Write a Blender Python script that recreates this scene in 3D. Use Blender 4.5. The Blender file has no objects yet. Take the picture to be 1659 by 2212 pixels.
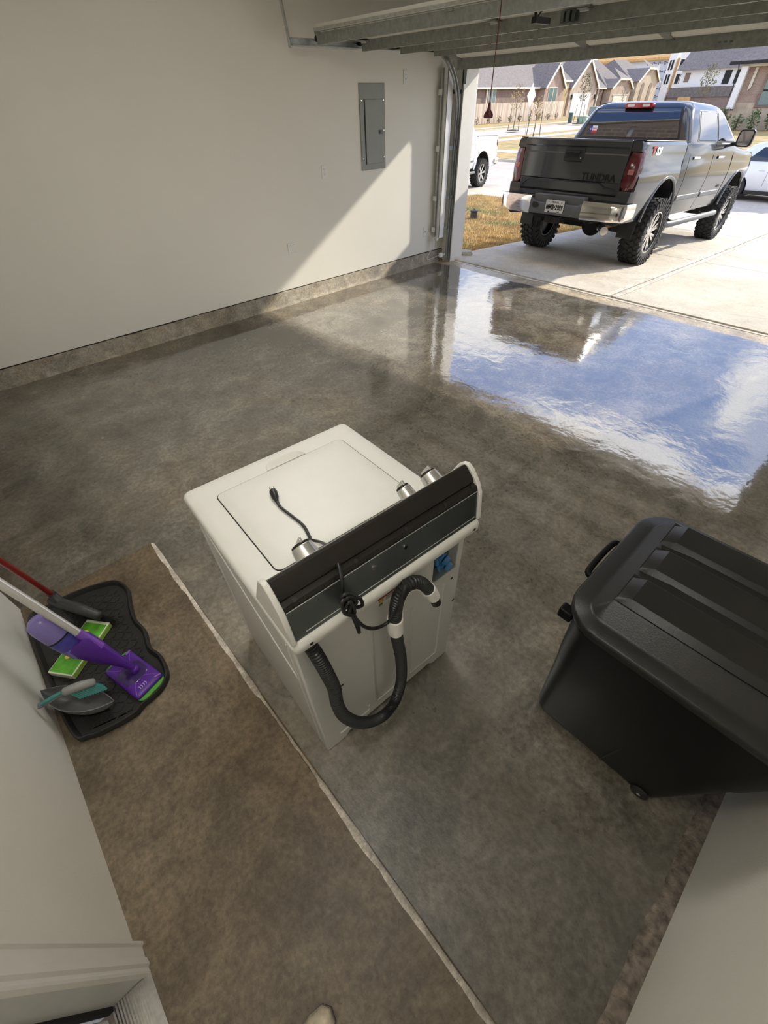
import bpy, bmesh, math, random
import numpy as np
from mathutils import Vector, Matrix, Euler

# ---------------------------------------------------------------- camera
# world: x to the right along the garage door, y towards the door, z up; camera above (0,0)
FPX = 907.0
CAMH = 1.9
RC = np.array([[0.67802146, 0.73478381, -0.01948461],
               [-0.50381837, 0.48387319, 0.71556536],
               [0.53521393, -0.47535197, 0.69827399]])      # columns: world axes in camera space
scene = bpy.context.scene
C = scene.collection
cam_data = bpy.data.cameras.new('camera')
cam_data.sensor_fit = 'VERTICAL'
cam_data.sensor_height = 36.0
cam_data.sensor_width = 27.0
cam_data.lens = FPX / 2212.0 * 36.0
cam_data.clip_start = 0.02
cam_data.clip_end = 1000
cam = bpy.data.objects.new('camera', cam_data)
C.objects.link(cam)
M = Matrix([[float(RC[j][i]) for j in range(3)] for i in range(3)]).to_4x4()   # camera to world
M.translation = (0, 0, CAMH)
cam.matrix_world = M
scene.camera = cam

# ---------------------------------------------------------------- world: blue sky with drifting clouds
SUN_DIR = Vector((0.30, 1.0, 0.582)).normalized()
world = bpy.data.worlds.new('sky')
scene.world = world
world.use_nodes = True
wn, wl_ = world.node_tree.nodes, world.node_tree.links
wn.clear()
w_out = wn.new('ShaderNodeOutputWorld')
w_bg = wn.new('ShaderNodeBackground')
w_tc = wn.new('ShaderNodeTexCoord')
w_sep = wn.new('ShaderNodeSeparateXYZ')
wl_.new(w_tc.outputs['Generated'], w_sep.inputs[0])
def wmath(op, a, b=None, clamp=False):
    n = wn.new('ShaderNodeMath'); n.operation = op; n.use_clamp = clamp
    for i, s in enumerate((a, b)):
        if s is None: continue
        if isinstance(s, (int, float)): n.inputs[i].default_value = s
        else: wl_.new(s, n.inputs[i])
    return n.outputs[0]
zc = wmath('MAXIMUM', w_sep.outputs['Z'], 0.0)
zd = wmath('ADD', zc, 0.22)
cx = wmath('DIVIDE', w_sep.outputs['X'], zd)
cy = wmath('DIVIDE', w_sep.outputs['Y'], zd)
w_cmb = wn.new('ShaderNodeCombineXYZ')
wl_.new(cx, w_cmb.inputs[0]); wl_.new(cy, w_cmb.inputs[1]); w_cmb.inputs[2].default_value = 5.1
w_ns = wn.new('ShaderNodeTexNoise')
w_ns.inputs['Scale'].default_value = 2.4
w_ns.inputs['Detail'].default_value = 7
w_ns.inputs['Roughness'].default_value = 0.56
w_ns.inputs['Distortion'].default_value = 0.5
wl_.new(w_cmb.outputs[0], w_ns.inputs['Vector'])
w_rp = wn.new('ShaderNodeValToRGB')
w_rp.color_ramp.elements[0].position = 0.465
w_rp.color_ramp.elements[1].position = 0.575
wl_.new(w_ns.outputs['Fac'], w_rp.inputs[0])
w_gr = wn.new('ShaderNodeValToRGB')
e = w_gr.color_ramp.elements
e[0].position = 0.0; e[0].color = (0.80, 0.86, 0.95, 1)
e[1].position = 0.75; e[1].color = (0.20, 0.35, 0.80, 1)
e2 = w_gr.color_ramp.elements.new(0.32); e2.color = (0.36, 0.53, 0.96, 1)
wl_.new(zc, w_gr.inputs[0])
w_mx = wn.new('ShaderNodeMix'); w_mx.data_type = 'RGBA'
wl_.new(w_rp.outputs[0], w_mx.inputs['Factor'])
wl_.new(w_gr.outputs[0], w_mx.inputs['A'])
w_mx.inputs['B'].default_value = (1.35, 1.35, 1.38, 1)
wl_.new(w_mx.outputs['Result'], w_bg.inputs[0])
w_bg.inputs[1].default_value = 1.0
wl_.new(w_bg.outputs[0], w_out.inputs[0])

sun_d = bpy.data.lights.new('sun', 'SUN')
sun_d.energy = 3.5
sun_d.color = (1.0, 0.93, 0.80)
sun_d.angle = math.radians(1.6)
sun = bpy.data.objects.new('sun', sun_d)
sun.rotation_euler = SUN_DIR.to_track_quat('Z', 'Y').to_euler()
sun.location = (8, 14, 12)
C.objects.link(sun)

vs = scene.view_settings
vs.view_transform = 'Standard'
vs.look = 'None'
vs.gamma = 1.0
vs.use_curve_mapping = False
vs.exposure = 0.8
scene.cycles.use_denoising = True
scene.cycles.max_bounces = 10
scene.cycles.diffuse_bounces = 6
scene.cycles.sample_clamp_indirect = 6.0

# ---------------------------------------------------------------- helpers
random.seed(7)
rnd = random.Random(11)
def ray(px, py):
    v = np.array([px - 829.5, -(py - 1106.0), -FPX])
    return Vector([float(a) for a in RC.T @ v])
CAMP = Vector((0, 0, CAMH))
def on_z(px, py, z=0.0):
    r = ray(px, py); return CAMP + r * ((z - CAMH) / r.z)
def on_x(px, py, x):
    r = ray(px, py); return CAMP + r * (x / r.x)
def on_y(px, py, y):
    r = ray(px, py); return CAMP + r * (y / r.y)
def V(*a): return Vector(a)

class MB:
    """collects shapes in one bmesh"""
    def __init__(self): self.bm = bmesh.new()
    def poly(self, pts):
        vs_ = [self.bm.verts.new(p) for p in pts]
        try: return self.bm.faces.new(vs_)
        except ValueError: return None
    def box(self, a, b, mtx=None):
        x0, y0, z0 = a; x1, y1, z1 = b
        c = [V(x0,y0,z0),V(x1,y0,z0),V(x1,y1,z0),V(x0,y1,z0),V(x0,y0,z1),V(x1,y0,z1),V(x1,y1,z1),V(x0,y1,z1)]
        if mtx is not None: c = [mtx @ p for p in c]
        v = [self.bm.verts.new(p) for p in c]
        for f in ((0,3,2,1),(4,5,6,7),(0,1,5,4),(1,2,6,5),(2,3,7,6),(3,0,4,7)):
            self.bm.faces.new([v[i] for i in f])
        return self
    def cbox(self, c, s, mtx=None):
        return self.box((c[0]-s[0]/2,c[1]-s[1]/2,c[2]-s[2]/2),(c[0]+s[0]/2,c[1]+s[1]/2,c[2]+s[2]/2),mtx)
    def loft(self, loops, closed=True, cap=True, capstart=True):
        rows = [[self.bm.verts.new(p) for p in lp] for lp in loops]
        n = len(rows[0])
        for a, b in zip(rows, rows[1:]):
            for i in range(n if closed else n-1):
                j = (i+1) % n
                try: self.bm.faces.new((a[i], a[j], b[j], b[i]))
                except ValueError: pass
        if cap and closed:
            if capstart:
                try: self.bm.faces.new(list(reversed(rows[0])))
                except ValueError: pass
            try: self.bm.faces.new(rows[-1])
            except ValueError: pass
        return self
    def prism(self, pts, d):
        """polygon pts (3d) swept along vector d"""
        d = Vector(d)
        return self.loft([[Vector(p) for p in pts], [Vector(p)+d for p in pts]])
    def cyl(self, p0, p1, r0, r1=None, n=16, cap=True):
        r1 = r0 if r1 is None else r1
        p0, p1 = Vector(p0), Vector(p1)
        ax = (p1-p0).normalized(); s = ax.orthogonal().normalized(); t = ax.cross(s)
        mk = lambda p, r: [p + (s*math.cos(2*math.pi*i/n) + t*math.sin(2*math.pi*i/n))*r for i in range(n)]
        return self.loft([mk(p0, r0), mk(p1, r1)], cap=cap)
    def tube(self, path, r, n=10, closed=False, flat=1.0, up=None):
        path = [Vector(p) for p in path]; m = len(path)
        rr = r if callable(r) else (lambda i: r)
        loops = []; s = None
        for i, p in enumerate(path):
            a = path[(i-1) % m] if (closed or i > 0) else p
            b = path[(i+1) % m] if (closed or i < m-1) else p
            t = (b-a).normalized()
            if s is None: s = (up.cross(t) if up is not None else t.orthogonal()).normalized()
            s = (s - t*s.dot(t)).normalized(); q = t.cross(s)
            loops.append([p + (s*math.cos(2*math.pi*k/n)*flat + q*math.sin(2*math.pi*k/n))*rr(i) for k in range(n)])
        if closed: loops.append(loops[0]); return self.loft(loops, cap=False)
        return self.loft(loops)
    def sphere(self, c, r, sx=1, sy=1, sz=1, u=16, v=10):
        mt = Matrix.Translation(c) @ Matrix.Diagonal((r*sx, r*sy, r*sz, 1))
        bmesh.ops.create_uvsphere(self.bm, u_segments=u, v_segments=v, radius=1, matrix=mt)
        return self
    def lathe(self, prof, c=(0,0,0), axis='z', n=24, cap=True):
        loops = []
        for r, h in prof:
            lp = []
            for i in range(n):
                a = 2*math.pi*i/n; p = (r*math.cos(a), r*math.sin(a), h)
                if axis == 'x': p = (p[2], p[0], p[1])
                if axis == 'y': p = (p[1], p[2], p[0])
                lp.append(Vector(c)+Vector(p))
            loops.append(lp)
        return self.loft(loops, cap=cap)
    def xf(self, m):
        bmesh.ops.transform(self.bm, matrix=m, verts=self.bm.verts[:]); return self
    def build(self, name, mat, parent=None, smooth=35, bevel=0, seg=2, weld=False):
        if weld: bmesh.ops.remove_doubles(self.bm, verts=self.bm.verts[:], dist=1e-5)
        bmesh.ops.recalc_face_normals(self.bm, faces=self.bm.faces[:])
        me = bpy.data.meshes.new(name); self.bm.to_mesh(me); self.bm.free()
        return link(name, me, mat, parent, smooth, bevel, seg)

def link(name, me, mat, parent=None, smooth=35, bevel=0, seg=2):
    if mat is not None: me.materials.append(mat)
    if smooth:
        me.polygons.foreach_set('use_smooth', [True]*len(me.polygons))
        me.set_sharp_from_angle(angle=math.radians(smooth))
    o = bpy.data.objects.new(name, me); C.objects.link(o)
    if parent is not None: o.parent = parent
    if bevel:
        b = o.modifiers.new('bevel', 'BEVEL'); b.width = bevel; b.segments = seg
        b.limit_method = 'ANGLE'; b.angle_limit = math.radians(40)
    return o
def tag(o, label, cat, group=None):
    o['label'] = label; o['category'] = cat
    if group: o['group'] = group
    return o
def thing(name, label, cat, loc=(0,0,0), rot=(0,0,0), group=None):
    o = bpy.data.objects.new(name, None); C.objects.link(o)
    o.empty_display_size = 0.1
    o.location = loc; o.rotation_euler = rot
    return tag(o, label, cat, group)
def struct(o): o['kind'] = 'structure'; return o
def dup(o, parent=None, loc=None):
    c = o.copy(); C.objects.link(c)
    if parent is not None: c.parent = parent
    if loc is not None: c.location = loc
    return c
def dup_tree(root, loc, rotz=None):
    r = dup(root, None, loc)
    if rotz is not None: r.rotation_euler[2] = rotz
    for ch in root.children:
        c = dup(ch, r)
        for g in ch.children: dup(g, c)
    return r
def rrect(w, h, r, n=5, cx=0.0, cy=0.0):
    """rounded rectangle, full size w x h, list of (x, y)"""
    out = []; r = max(r, 0.004)
    for sx, sy, a0 in ((1,1,0),(-1,1,90),(-1,-1,180),(1,-1,270)):
        for k in range(n+1):
            a = math.radians(a0 + 90*k/n)
            out.append((cx+sx*(w/2-r)+r*math.cos(a), cy+sy*(h/2-r)+r*math.sin(a)))
    return out
def spline(pts, n=8, closed=False):
    """Catmull-Rom through pts"""
    P = [Vector(p) for p in pts]; m = len(P); out = []
    rng = range(m) if closed else range(m-1)
    for i in rng:
        p0 = P[(i-1) % m] if (closed or i > 0) else P[i]*2-P[i+1]
        p1 = P[i]; p2 = P[(i+1) % m]
        p3 = P[(i+2) % m] if (closed or i+2 < m) else p2*2-p1
        for k in range(n):
            t = k/n
            out.append(0.5*((2*p1)+(p2-p0)*t+(2*p0-5*p1+4*p2-p3)*t*t+(3*p1-p0-3*p2+p3)*t**3))
    if not closed: out.append(P[-1])
    return out
def resample(path, step):
    out = [path[0]]; acc = 0.0
    for a, b in zip(path, path[1:]):
        d = (b-a).length; t = step-acc
        while t <= d:
            out.append(a.lerp(b, t/d)); t += step
        acc = (acc+d) % step
    return out
def carve(o, cutters):
    """boolean difference, result baked in"""
    for c in cutters:
        md = o.modifiers.new('cut', 'BOOLEAN'); md.object = c; md.operation = 'DIFFERENCE'; md.solver = 'EXACT'
    dg = bpy.context.evaluated_depsgraph_get()
    me = bpy.data.meshes.new_from_object(o.evaluated_get(dg))
    o.modifiers.clear(); old = o.data; o.data = me
    bpy.data.meshes.remove(old)
    for c in cutters:
        m_ = c.data; bpy.data.objects.remove(c); bpy.data.meshes.remove(m_)
    me.polygons.foreach_set('use_smooth', [True]*len(me.polygons))
    me.set_sharp_from_angle(angle=math.radians(30))
    return o

# ---------------------------------------------------------------- materials
def mat(name, col, rough=0.5, metal=0.0, var=0.06, scale=14.0, bump=0.0, bscale=None, spec=0.5, coat=0.0, ior=None, rvar=0.0, stretch=None, alpha=None, trans=0.0):
    m = bpy.data.materials.new(name); m.use_nodes = True
    nt = m.node_tree; b = nt.nodes['Principled BSDF']
    b.inputs['Roughness'].default_value = rough; b.inputs['Metallic'].default_value = metal
    b.inputs['Specular IOR Level'].default_value = spec
    b.inputs['Coat Weight'].default_value = coat; b.inputs['Coat Roughness'].default_value = 0.06
    b.inputs['Transmission Weight'].default_value = trans
    if ior: b.inputs['IOR'].default_value = ior
    tc = nt.nodes.new('ShaderNodeTexCoord'); src = tc.outputs['Object']
    if stretch:
        mp = nt.nodes.new('ShaderNodeMapping'); mp.inputs['Scale'].default_value = stretch
        nt.links.new(src, mp.inputs[0]); src = mp.outputs[0]
    ns = nt.nodes.new('ShaderNodeTexNoise'); ns.inputs['Scale'].default_value = scale; ns.inputs['Detail'].default_value = 4
    nt.links.new(src, ns.inputs['Vector'])
    rp = nt.nodes.new('ShaderNodeValToRGB'); e = rp.color_ramp.elements
    e[0].position = 0.3; e[1].position = 0.7
    e[0].color = (*[max(0, c*(1-var)) for c in col], 1); e[1].color = (*[min(1, c*(1+var)) for c in col], 1)
    nt.links.new(ns.outputs['Fac'], rp.inputs[0]); nt.links.new(rp.outputs[0], b.inputs['Base Color'])
    if rvar:
        mr = nt.nodes.new('ShaderNodeMapRange'); mr.inputs[3].default_value = max(0.02, rough-rvar); mr.inputs[4].default_value = min(1, rough+rvar)
        nt.links.new(ns.outputs['Fac'], mr.inputs[0]); nt.links.new(mr.outputs[0], b.inputs['Roughness'])
    if bump:
        n2 = nt.nodes.new('ShaderNodeTexNoise'); n2.inputs['Scale'].default_value = bscale or scale*4; n2.inputs['Detail'].default_value = 3
        nt.links.new(src, n2.inputs['Vector'])
        bp = nt.nodes.new('ShaderNodeBump'); bp.inputs['Strength'].default_value = bump; bp.inputs['Distance'].default_value = 0.01
        nt.links.new(n2.outputs['Fac'], bp.inputs['Height']); nt.links.new(bp.outputs[0], b.inputs['Normal'])
    return m
def brick_mat(name, c1, c2, mortar, w=0.20, h=0.067, axis='x'):
    m = bpy.data.materials.new(name); m.use_nodes = True
    nt = m.node_tree; b = nt.nodes['Principled BSDF']; b.inputs['Roughness'].default_value = 0.85
    tc = nt.nodes.new('ShaderNodeTexCoord'); sp = nt.nodes.new('ShaderNodeSeparateXYZ'); cb = nt.nodes.new('ShaderNodeCombineXYZ')
    nt.links.new(tc.outputs['Object'], sp.inputs[0])
    if axis == 'both':
        ad = nt.nodes.new('ShaderNodeMath'); ad.operation = 'ADD'
        nt.links.new(sp.outputs['X'], ad.inputs[0]); nt.links.new(sp.outputs['Y'], ad.inputs[1]); hz = ad.outputs[0]
    else: hz = sp.outputs['X' if axis == 'x' else 'Y']
    nt.links.new(hz, cb.inputs[0]); nt.links.new(sp.outputs['Z'], cb.inputs[1])
    bk = nt.nodes.new('ShaderNodeTexBrick'); bk.inputs['Scale'].default_value = 1.0
    bk.inputs['Brick Width'].default_value = w; bk.inputs['Row Height'].default_value = h; bk.inputs['Mortar Size'].default_value = 0.010
    bk.inputs['Color1'].default_value = (*c1, 1); bk.inputs['Color2'].default_value = (*c2, 1); bk.inputs['Mortar'].default_value = (*mortar, 1)
    nt.links.new(cb.outputs[0], bk.inputs['Vector'])
    ns = nt.nodes.new('ShaderNodeTexNoise'); ns.inputs['Scale'].default_value = 1.6; ns.inputs['Detail'].default_value = 5
    nt.links.new(tc.outputs['Object'], ns.inputs['Vector'])
    mx = nt.nodes.new('ShaderNodeMix'); mx.data_type = 'RGBA'; mx.blend_type = 'MULTIPLY'; mx.inputs['Factor'].default_value = 0.6
    rp = nt.nodes.new('ShaderNodeValToRGB'); rp.color_ramp.elements[0].position = 0.3; rp.color_ramp.elements[0].color = (0.6,0.57,0.55,1); rp.color_ramp.elements[1].position = 0.65
    nt.links.new(ns.outputs['Fac'], rp.inputs[0])
    nt.links.new(bk.outputs['Color'], mx.inputs['A']); nt.links.new(rp.outputs[0], mx.inputs['B'])
    nt.links.new(mx.outputs['Result'], b.inputs['Base Color'])
    return m

def concrete_mat(name, dark, light, tint, wet=None, rough=0.6, ior=1.45, scale=1.0, wet_ior=2.3, wet_rough=0.07, spots=0.5, con=1.0):
    """mottled slab; wet = (y0, y1): surface water from dry at y0 to wet at y1, broken up by noise"""
    m = bpy.data.materials.new(name); m.use_nodes = True
    nt = m.node_tree; N = nt.nodes; L = nt.links; b = N['Principled BSDF']
    tc = N.new('ShaderNodeTexCoord'); pos = tc.outputs['Object']
    def noise(s, det=6, rg=0.55, dist=0.0, st=None):
        src = pos
        if st:
            mp = N.new('ShaderNodeMapping'); mp.inputs['Scale'].default_value = st; L.new(pos, mp.inputs[0]); src = mp.outputs[0]
        n = N.new('ShaderNodeTexNoise'); n.inputs['Scale'].default_value = s*scale; n.inputs['Detail'].default_value = det
        n.inputs['Roughness'].default_value = rg; n.inputs['Distortion'].default_value = dist
        L.new(src, n.inputs['Vector']); return n.outputs['Fac']
    def ramp(f, p0, c0, p1, c1):
        r = N.new('ShaderNodeValToRGB'); e = r.color_ramp.elements
        e[0].position = p0; e[0].color = (*c0, 1); e[1].position = p1; e[1].color = (*c1, 1); L.new(f, r.inputs[0]); return r.outputs[0]
    def mix(f, a, bb, mode='MIX'):
        x = N.new('ShaderNodeMix'); x.data_type = 'RGBA'; x.blend_type = mode
        if isinstance(f, float): x.inputs['Factor'].default_value = f
        else: L.new(f, x.inputs['Factor'])
        L.new(a, x.inputs['A']); L.new(bb, x.inputs['B']); return x.outputs['Result']
    big = noise(0.55, 7, 0.6, 0.6)
    mid = noise(3.2, 8, 0.68, 0.8)
    fine = noise(38, 4, 0.6)
    base = ramp(big, 0.36, dark, 0.66, light)
    tin = ramp(noise(0.9, 5, 0.6, 1.0), 0.42, (1, 1, 1), 0.7, tint)
    c = mix(0.85, base, tin, 'MULTIPLY')
    c = mix(0.85*con, c, ramp(mid, 0.34, (0.62, 0.61, 0.60), 0.66, (1.32, 1.31, 1.28)), 'MULTIPLY')
    c = mix(0.55*con, c, ramp(noise(8.5, 9, 0.74, 1.2, (1.0, 0.55, 1.0)), 0.36, (0.70, 0.69, 0.68), 0.64, (1.28, 1.28, 1.27)), 'MULTIPLY')
    c = mix(0.6*con, c, ramp(fine, 0.36, (0.62, 0.6, 0.58), 0.64, (1.3, 1.3, 1.3)), 'MULTIPLY')
    c = mix(spots, c, ramp(noise(95, 3, 0.7), 0.30, (0.45, 0.43, 0.42), 0.46, (1, 1, 1)), 'MULTIPLY')
    # thin wandering crazing
    w = N.new('ShaderNodeTexVoronoi'); w.feature = 'DISTANCE_TO_EDGE'; w.inputs['Scale'].default_value = 1.1*scale
    wob = N.new('ShaderNodeVectorMath'); wob.operation = 'ADD'
    nz = N.new('ShaderNodeTexNoise'); nz.inputs['Scale'].default_value = 2.5; nz.inputs['Detail'].default_value = 6; L.new(pos, nz.inputs['Vector'])
    L.new(nz.outputs['Color'], wob.inputs[0]); L.new(pos, wob.inputs[1]); L.new(wob.outputs[0], w.inputs['Vector'])
    c = mix(0.14, c, ramp(w.outputs['Distance'], 0.0, (0.55, 0.53, 0.5), 0.02, (1, 1, 1)), 'MULTIPLY')
    L.new(c, b.inputs['Base Color'])
    bump_h = fine
    if wet:
        sp = N.new('ShaderNodeSeparateXYZ'); L.new(pos, sp.inputs[0])
        nn = noise(0.8, 6, 0.6, 0.4)
        a1 = N.new('ShaderNodeMath'); a1.operation = 'MULTIPLY_ADD'; L.new(nn, a1.inputs[0]); a1.inputs[1].default_value = 3.2; L.new(sp.outputs['Y'], a1.inputs[2])
        x1 = N.new('ShaderNodeMath'); x1.operation = 'MULTIPLY_ADD'; L.new(sp.outputs['X'], x1.inputs[0]); x1.inputs[1].default_value = -0.12; L.new(a1.outputs[0], x1.inputs[2])
        mr = N.new('ShaderNodeMapRange'); mr.interpolation_type = 'SMOOTHSTEP'
        mr.inputs[1].default_value = wet[0]; mr.inputs[2].default_value = wet[1]; L.new(x1.outputs[0], mr.inputs[0])
        # the sill by the door dries first
        dr = N.new('ShaderNodeMapRange'); dr.interpolation_type = 'SMOOTHSTEP'
        sy = N.new('ShaderNodeMath'); sy.operation = 'MULTIPLY_ADD'; L.new(nn, sy.inputs[0]); sy.inputs[1].default_value = 0.35; L.new(sp.outputs['Y'], sy.inputs[2])
        dr.inputs[1].default_value = 6.04; dr.inputs[2].default_value = 6.12; dr.inputs[3].default_value = 1; dr.inputs[4].default_value = 0; L.new(sy.outputs[0], dr.inputs[0])
        wt = N.new('ShaderNodeMath'); wt.operation = 'MULTIPLY'; L.new(mr.outputs[0], wt.inputs[0]); L.new(dr.outputs[0], wt.inputs[1])
        def lerp(a, bb):
            q = N.new('ShaderNodeMapRange'); q.inputs[3].default_value = a; q.inputs[4].default_value = bb; L.new(wt.outputs[0], q.inputs[0]); return q.outputs[0]
        L.new(lerp(rough, wet_rough), b.inputs['Roughness']); L.new(lerp(ior, wet_ior), b.inputs['IOR'])
        drc = ramp(dr.outputs[0], 0.0, (2.5, 2.3, 1.95), 1.0, (1, 1, 1))
        L.new(mix(1.0, c, drc, 'MULTIPLY'), b.inputs['Base Color'])
        bs = lerp(0.35, 0.05)
        bp = N.new('ShaderNodeBump'); L.new(bs, bp.inputs['Strength']); bp.inputs['Distance'].default_value = 0.004
        L.new(fine, bp.inputs['Height'])
        rip = noise(5.5, 3, 0.5, 0.4)
        b2 = N.new('ShaderNodeBump'); b2.inputs['Strength'].default_value = 0.05; b2.inputs['Distance'].default_value = 0.05
        L.new(rip, b2.inputs['Height']); L.new(bp.outputs[0], b2.inputs['Normal']); L.new(b2.outputs[0], b.inputs['Normal'])
    else:
        b.inputs['Roughness'].default_value = rough; b.inputs['IOR'].default_value = ior
        bp = N.new('ShaderNodeBump'); bp.inputs['Strength'].default_value = 0.3; bp.inputs['Distance'].default_value = 0.004
        L.new(fine, bp.inputs['Height']); L.new(bp.outputs[0], b.inputs['Normal'])
    return m

M_floor = concrete_mat('wet_concrete', (0.112, 0.103, 0.087), (0.245, 0.228, 0.196), (1.05, 0.95, 0.80), wet=(1.2, 3.6), rough=0.42, ior=1.5, wet_ior=2.8, con=1.15)
M_slab = concrete_mat('tan_concrete', (0.128, 0.101, 0.069), (0.215, 0.176, 0.125), (1.05, 0.93, 0.78), rough=0.45, scale=1.3)
M_edge = concrete_mat('worn_edge_glint', (0.50, 0.46, 0.40), (0.74, 0.69, 0.61), (1, .97, .93), rough=0.30, scale=2.0)
M_curb = concrete_mat('stem_wall', (0.26, 0.235, 0.195), (0.40, 0.365, 0.305), (1.0, 0.90, 0.76), rough=0.7, scale=1.6)
M_drive = concrete_mat('driveway_concrete', (0.50, 0.45, 0.365), (0.62, 0.57, 0.47), (1.0, 0.95, 0.87), rough=0.85, scale=0.8, spots=0.15, con=0.35)
M_street = concrete_mat('street_concrete', (0.45, 0.40, 0.35), (0.55, 0.50, 0.44), (1.0, 0.96, 0.9), rough=0.9, scale=0.3, spots=0.1, con=0.3)
M_wall = mat('painted_drywall', (0.80, 0.775, 0.70), 0.6, var=0.015, scale=1.5, bump=0.10, bscale=160)
M_ceil = mat('ceiling_paint', (0.80, 0.79, 0.75), 0.8, var=0.02, bump=0.1, bscale=90)
M_trim = mat('white_trim', (0.80, 0.78, 0.73), 0.35, var=0.02)
M_galv = mat('galvanized_steel', (0.52, 0.53, 0.50), 0.42, 0.75, var=0.16, scale=30, rvar=0.12)
M_galvd = mat('galvanized_panel', (0.17, 0.19, 0.19), 0.34, 0.8, var=0.25, scale=5, rvar=0.1)
M_doorin = mat('door_inner_skin', (0.74, 0.72, 0.64), 0.55, var=0.03)
M_strut = mat('strut_steel', (0.31, 0.32, 0.295), 0.45, 0.6, var=0.18, scale=26, rvar=0.1)
M_white = mat('white_enamel', (0.70, 0.69, 0.65), 0.42, var=0.015)
M_wplast = mat('white_plastic', (0.78, 0.77, 0.73), 0.4, var=0.02)
M_black = mat('black_plastic', (0.012, 0.012, 0.012), 0.42, var=0.25)
M_rubber = mat('black_rubber', (0.016, 0.016, 0.016), 0.6, var=0.3)
M_brown = mat('brown_black_cover', (0.014, 0.011, 0.009), 0.38, var=0.15, spec=0.3)
M_chrome = mat('chrome', (0.80, 0.79, 0.77), 0.10, 1.0, var=0.05)
M_dark = mat('dark_hole', (0.01, 0.01, 0.01), 0.8)

# ================================================================ the garage shell
XL, XR, YD, YB = -5.244, 0.557, 6.08, -0.608
XRET = -5.05                        # left return of the door opening
ZC = 2.9
def grid_plane(name, x0, x1, y0, y1, nx, ny, zf, m, parent=None):
    vs_ = [(x0+(x1-x0)*i/nx, y0+(y1-y0)*j/ny, 0) for j in range(ny+1) for i in range(nx+1)]
    vs_ = [(x, y, zf(x, y)) for x, y, _ in vs_]
    fs = [(j*(nx+1)+i, j*(nx+1)+i+1, (j+1)*(nx+1)+i+1, (j+1)*(nx+1)+i) for j in range(ny) for i in range(nx)]
    me = bpy.data.meshes.new(name); me.from_pydata(vs_, [], fs); me.update()
    return link(name, me, m, parent)
fl = MB().box((XL-0.1, -3.2, -0.15), (XR+0.1, 6.125, 0.0)).build('floor', M_floor); struct(fl)

# raised slab strip along the house wall, door light's glint painted pale on its worn edge
sl = MB()
sl.loft([[V(-2.235, YB-0.4, -0.05), V(XR, YB-0.4, -0.05), V(XR, 0.105, -0.05), V(-2.235, 0.105, -0.05)],
         [V(-2.235, YB-0.4, 0.004), V(XR, YB-0.4, 0.004), V(XR, 0.100, 0.004), V(-2.232, 0.100, 0.004)],
         [V(-2.225, YB-0.4, 0.020), V(XR, YB-0.4, 0.020), V(XR, 0.080, 0.020), V(-2.220, 0.080, 0.020)]])
slab = sl.build('floor_landing', M_slab, smooth=20); struct(slab)
ed = MB(); n = 90; rows = []
for i in range(n+1):
    x = -2.215 + (0.50+2.215)*i/n
    k = 0.35+0.65*abs(math.sin(i*0.37)*math.sin(i*0.113+0.6)); w0 = 0.013*k*(0.02 if -0.95 < x < -0.50 else 1.0)
    jt = rnd.uniform(-0.002, 0.002)
    rows.append([V(x, 0.0830-w0+jt, 0.0202), V(x, 0.0830+jt, 0.0206), V(x, 0.0900+w0*0.5, 0.0140), V(x, 0.0930+w0*0.4, 0.0102)])
ed.loft(rows, closed=False)
e_ = ed.build('worn_edge_glint', M_edge, slab, smooth=60)
e_['label'] = 'worn nosing with pale painted glint along the slab edge'

wall_left = struct(MB().box((XL-0.12, -3.2, 0.172), (XL, YD+0.3, ZC)).build('wall_left', M_wall, bevel=0.003))
bl = MB(); rows = []
ny = 120
for j in range(ny+1):
    y = -3.2 + (YD+0.28+3.2)*j/ny
    a = rnd.uniform(-0.003, 0.003); b_ = rnd.uniform(-0.004, 0.004); c_ = rnd.uniform(0, 0.012)
    rows.append([V(XL-0.12, y, 0.165+a), V(XL+0.010, y, 0.163+a), V(XL+0.014+b_*0.4, y, 0.155+a), V(XL+0.016+b_, y, 0.03), V(XL+0.026+c_, y, 0.012), V(XL+0.042+c_*2, y, -0.01), V(XL-0.12, y, -0.02)])
bl.loft(rows)
struct(bl.build('baseboard_left', M_curb, smooth=50))
struct(MB().box((XL-0.08, -3.2, 0.160), (XL-0.004, YD+0.25, 0.176)).build('trim_2', M_dark))
wb = MB()
wb.box((-2.235, YB-0.14, 0.012), (-0.50, YB, ZC)).box((0.42, YB-0.14, 0.012), (XR, YB, ZC)).box((-0.50, YB-0.14, 2.12), (0.42, YB, ZC))
struct(wb.build('wall_back', M_wall))
struct(MB().box((-2.235, -3.2, 0.0), (-2.12, YB-0.14, ZC)).build('wall_return', M_wall))
struct(MB().box((XL, -3.3, 0.0), (-2.12, -3.2, ZC)).build('wall_rear', M_wall))
wr = MB().box((XR, YB-0.14, 0.022), (XR+0.12, YD+0.3, ZC)); struct(wr.build('wall_right', M_wall))
br = MB(); rows = []
for j in range(160):
    y = -0.6 + 6.6*j/159
    q = rnd.uniform(0, 0.012); h = rnd.uniform(0.003, 0.011)
    rows.append([V(XR-0.045-q, y, -0.002), V(XR-0.036-q*0.5, y, h), V(XR-0.018, y, 0.014+h*0.6), V(XR+0.05, y, 0.016+h*0.4), V(XR+0.05, y, -0.01)])
br.loft(rows)
struct(br.build('baseboard_right', mat('crumbled_mortar', (0.17, 0.14, 0.11), 0.6, var=0.6, scale=40, bump=0.6, bscale=120), smooth=25))
struct(MB().box((XL-0.12, -3.3, ZC), (XR+0.12, YD+0.3, ZC+0.1)).build('ceiling', M_ceil))
wf = MB()
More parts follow.
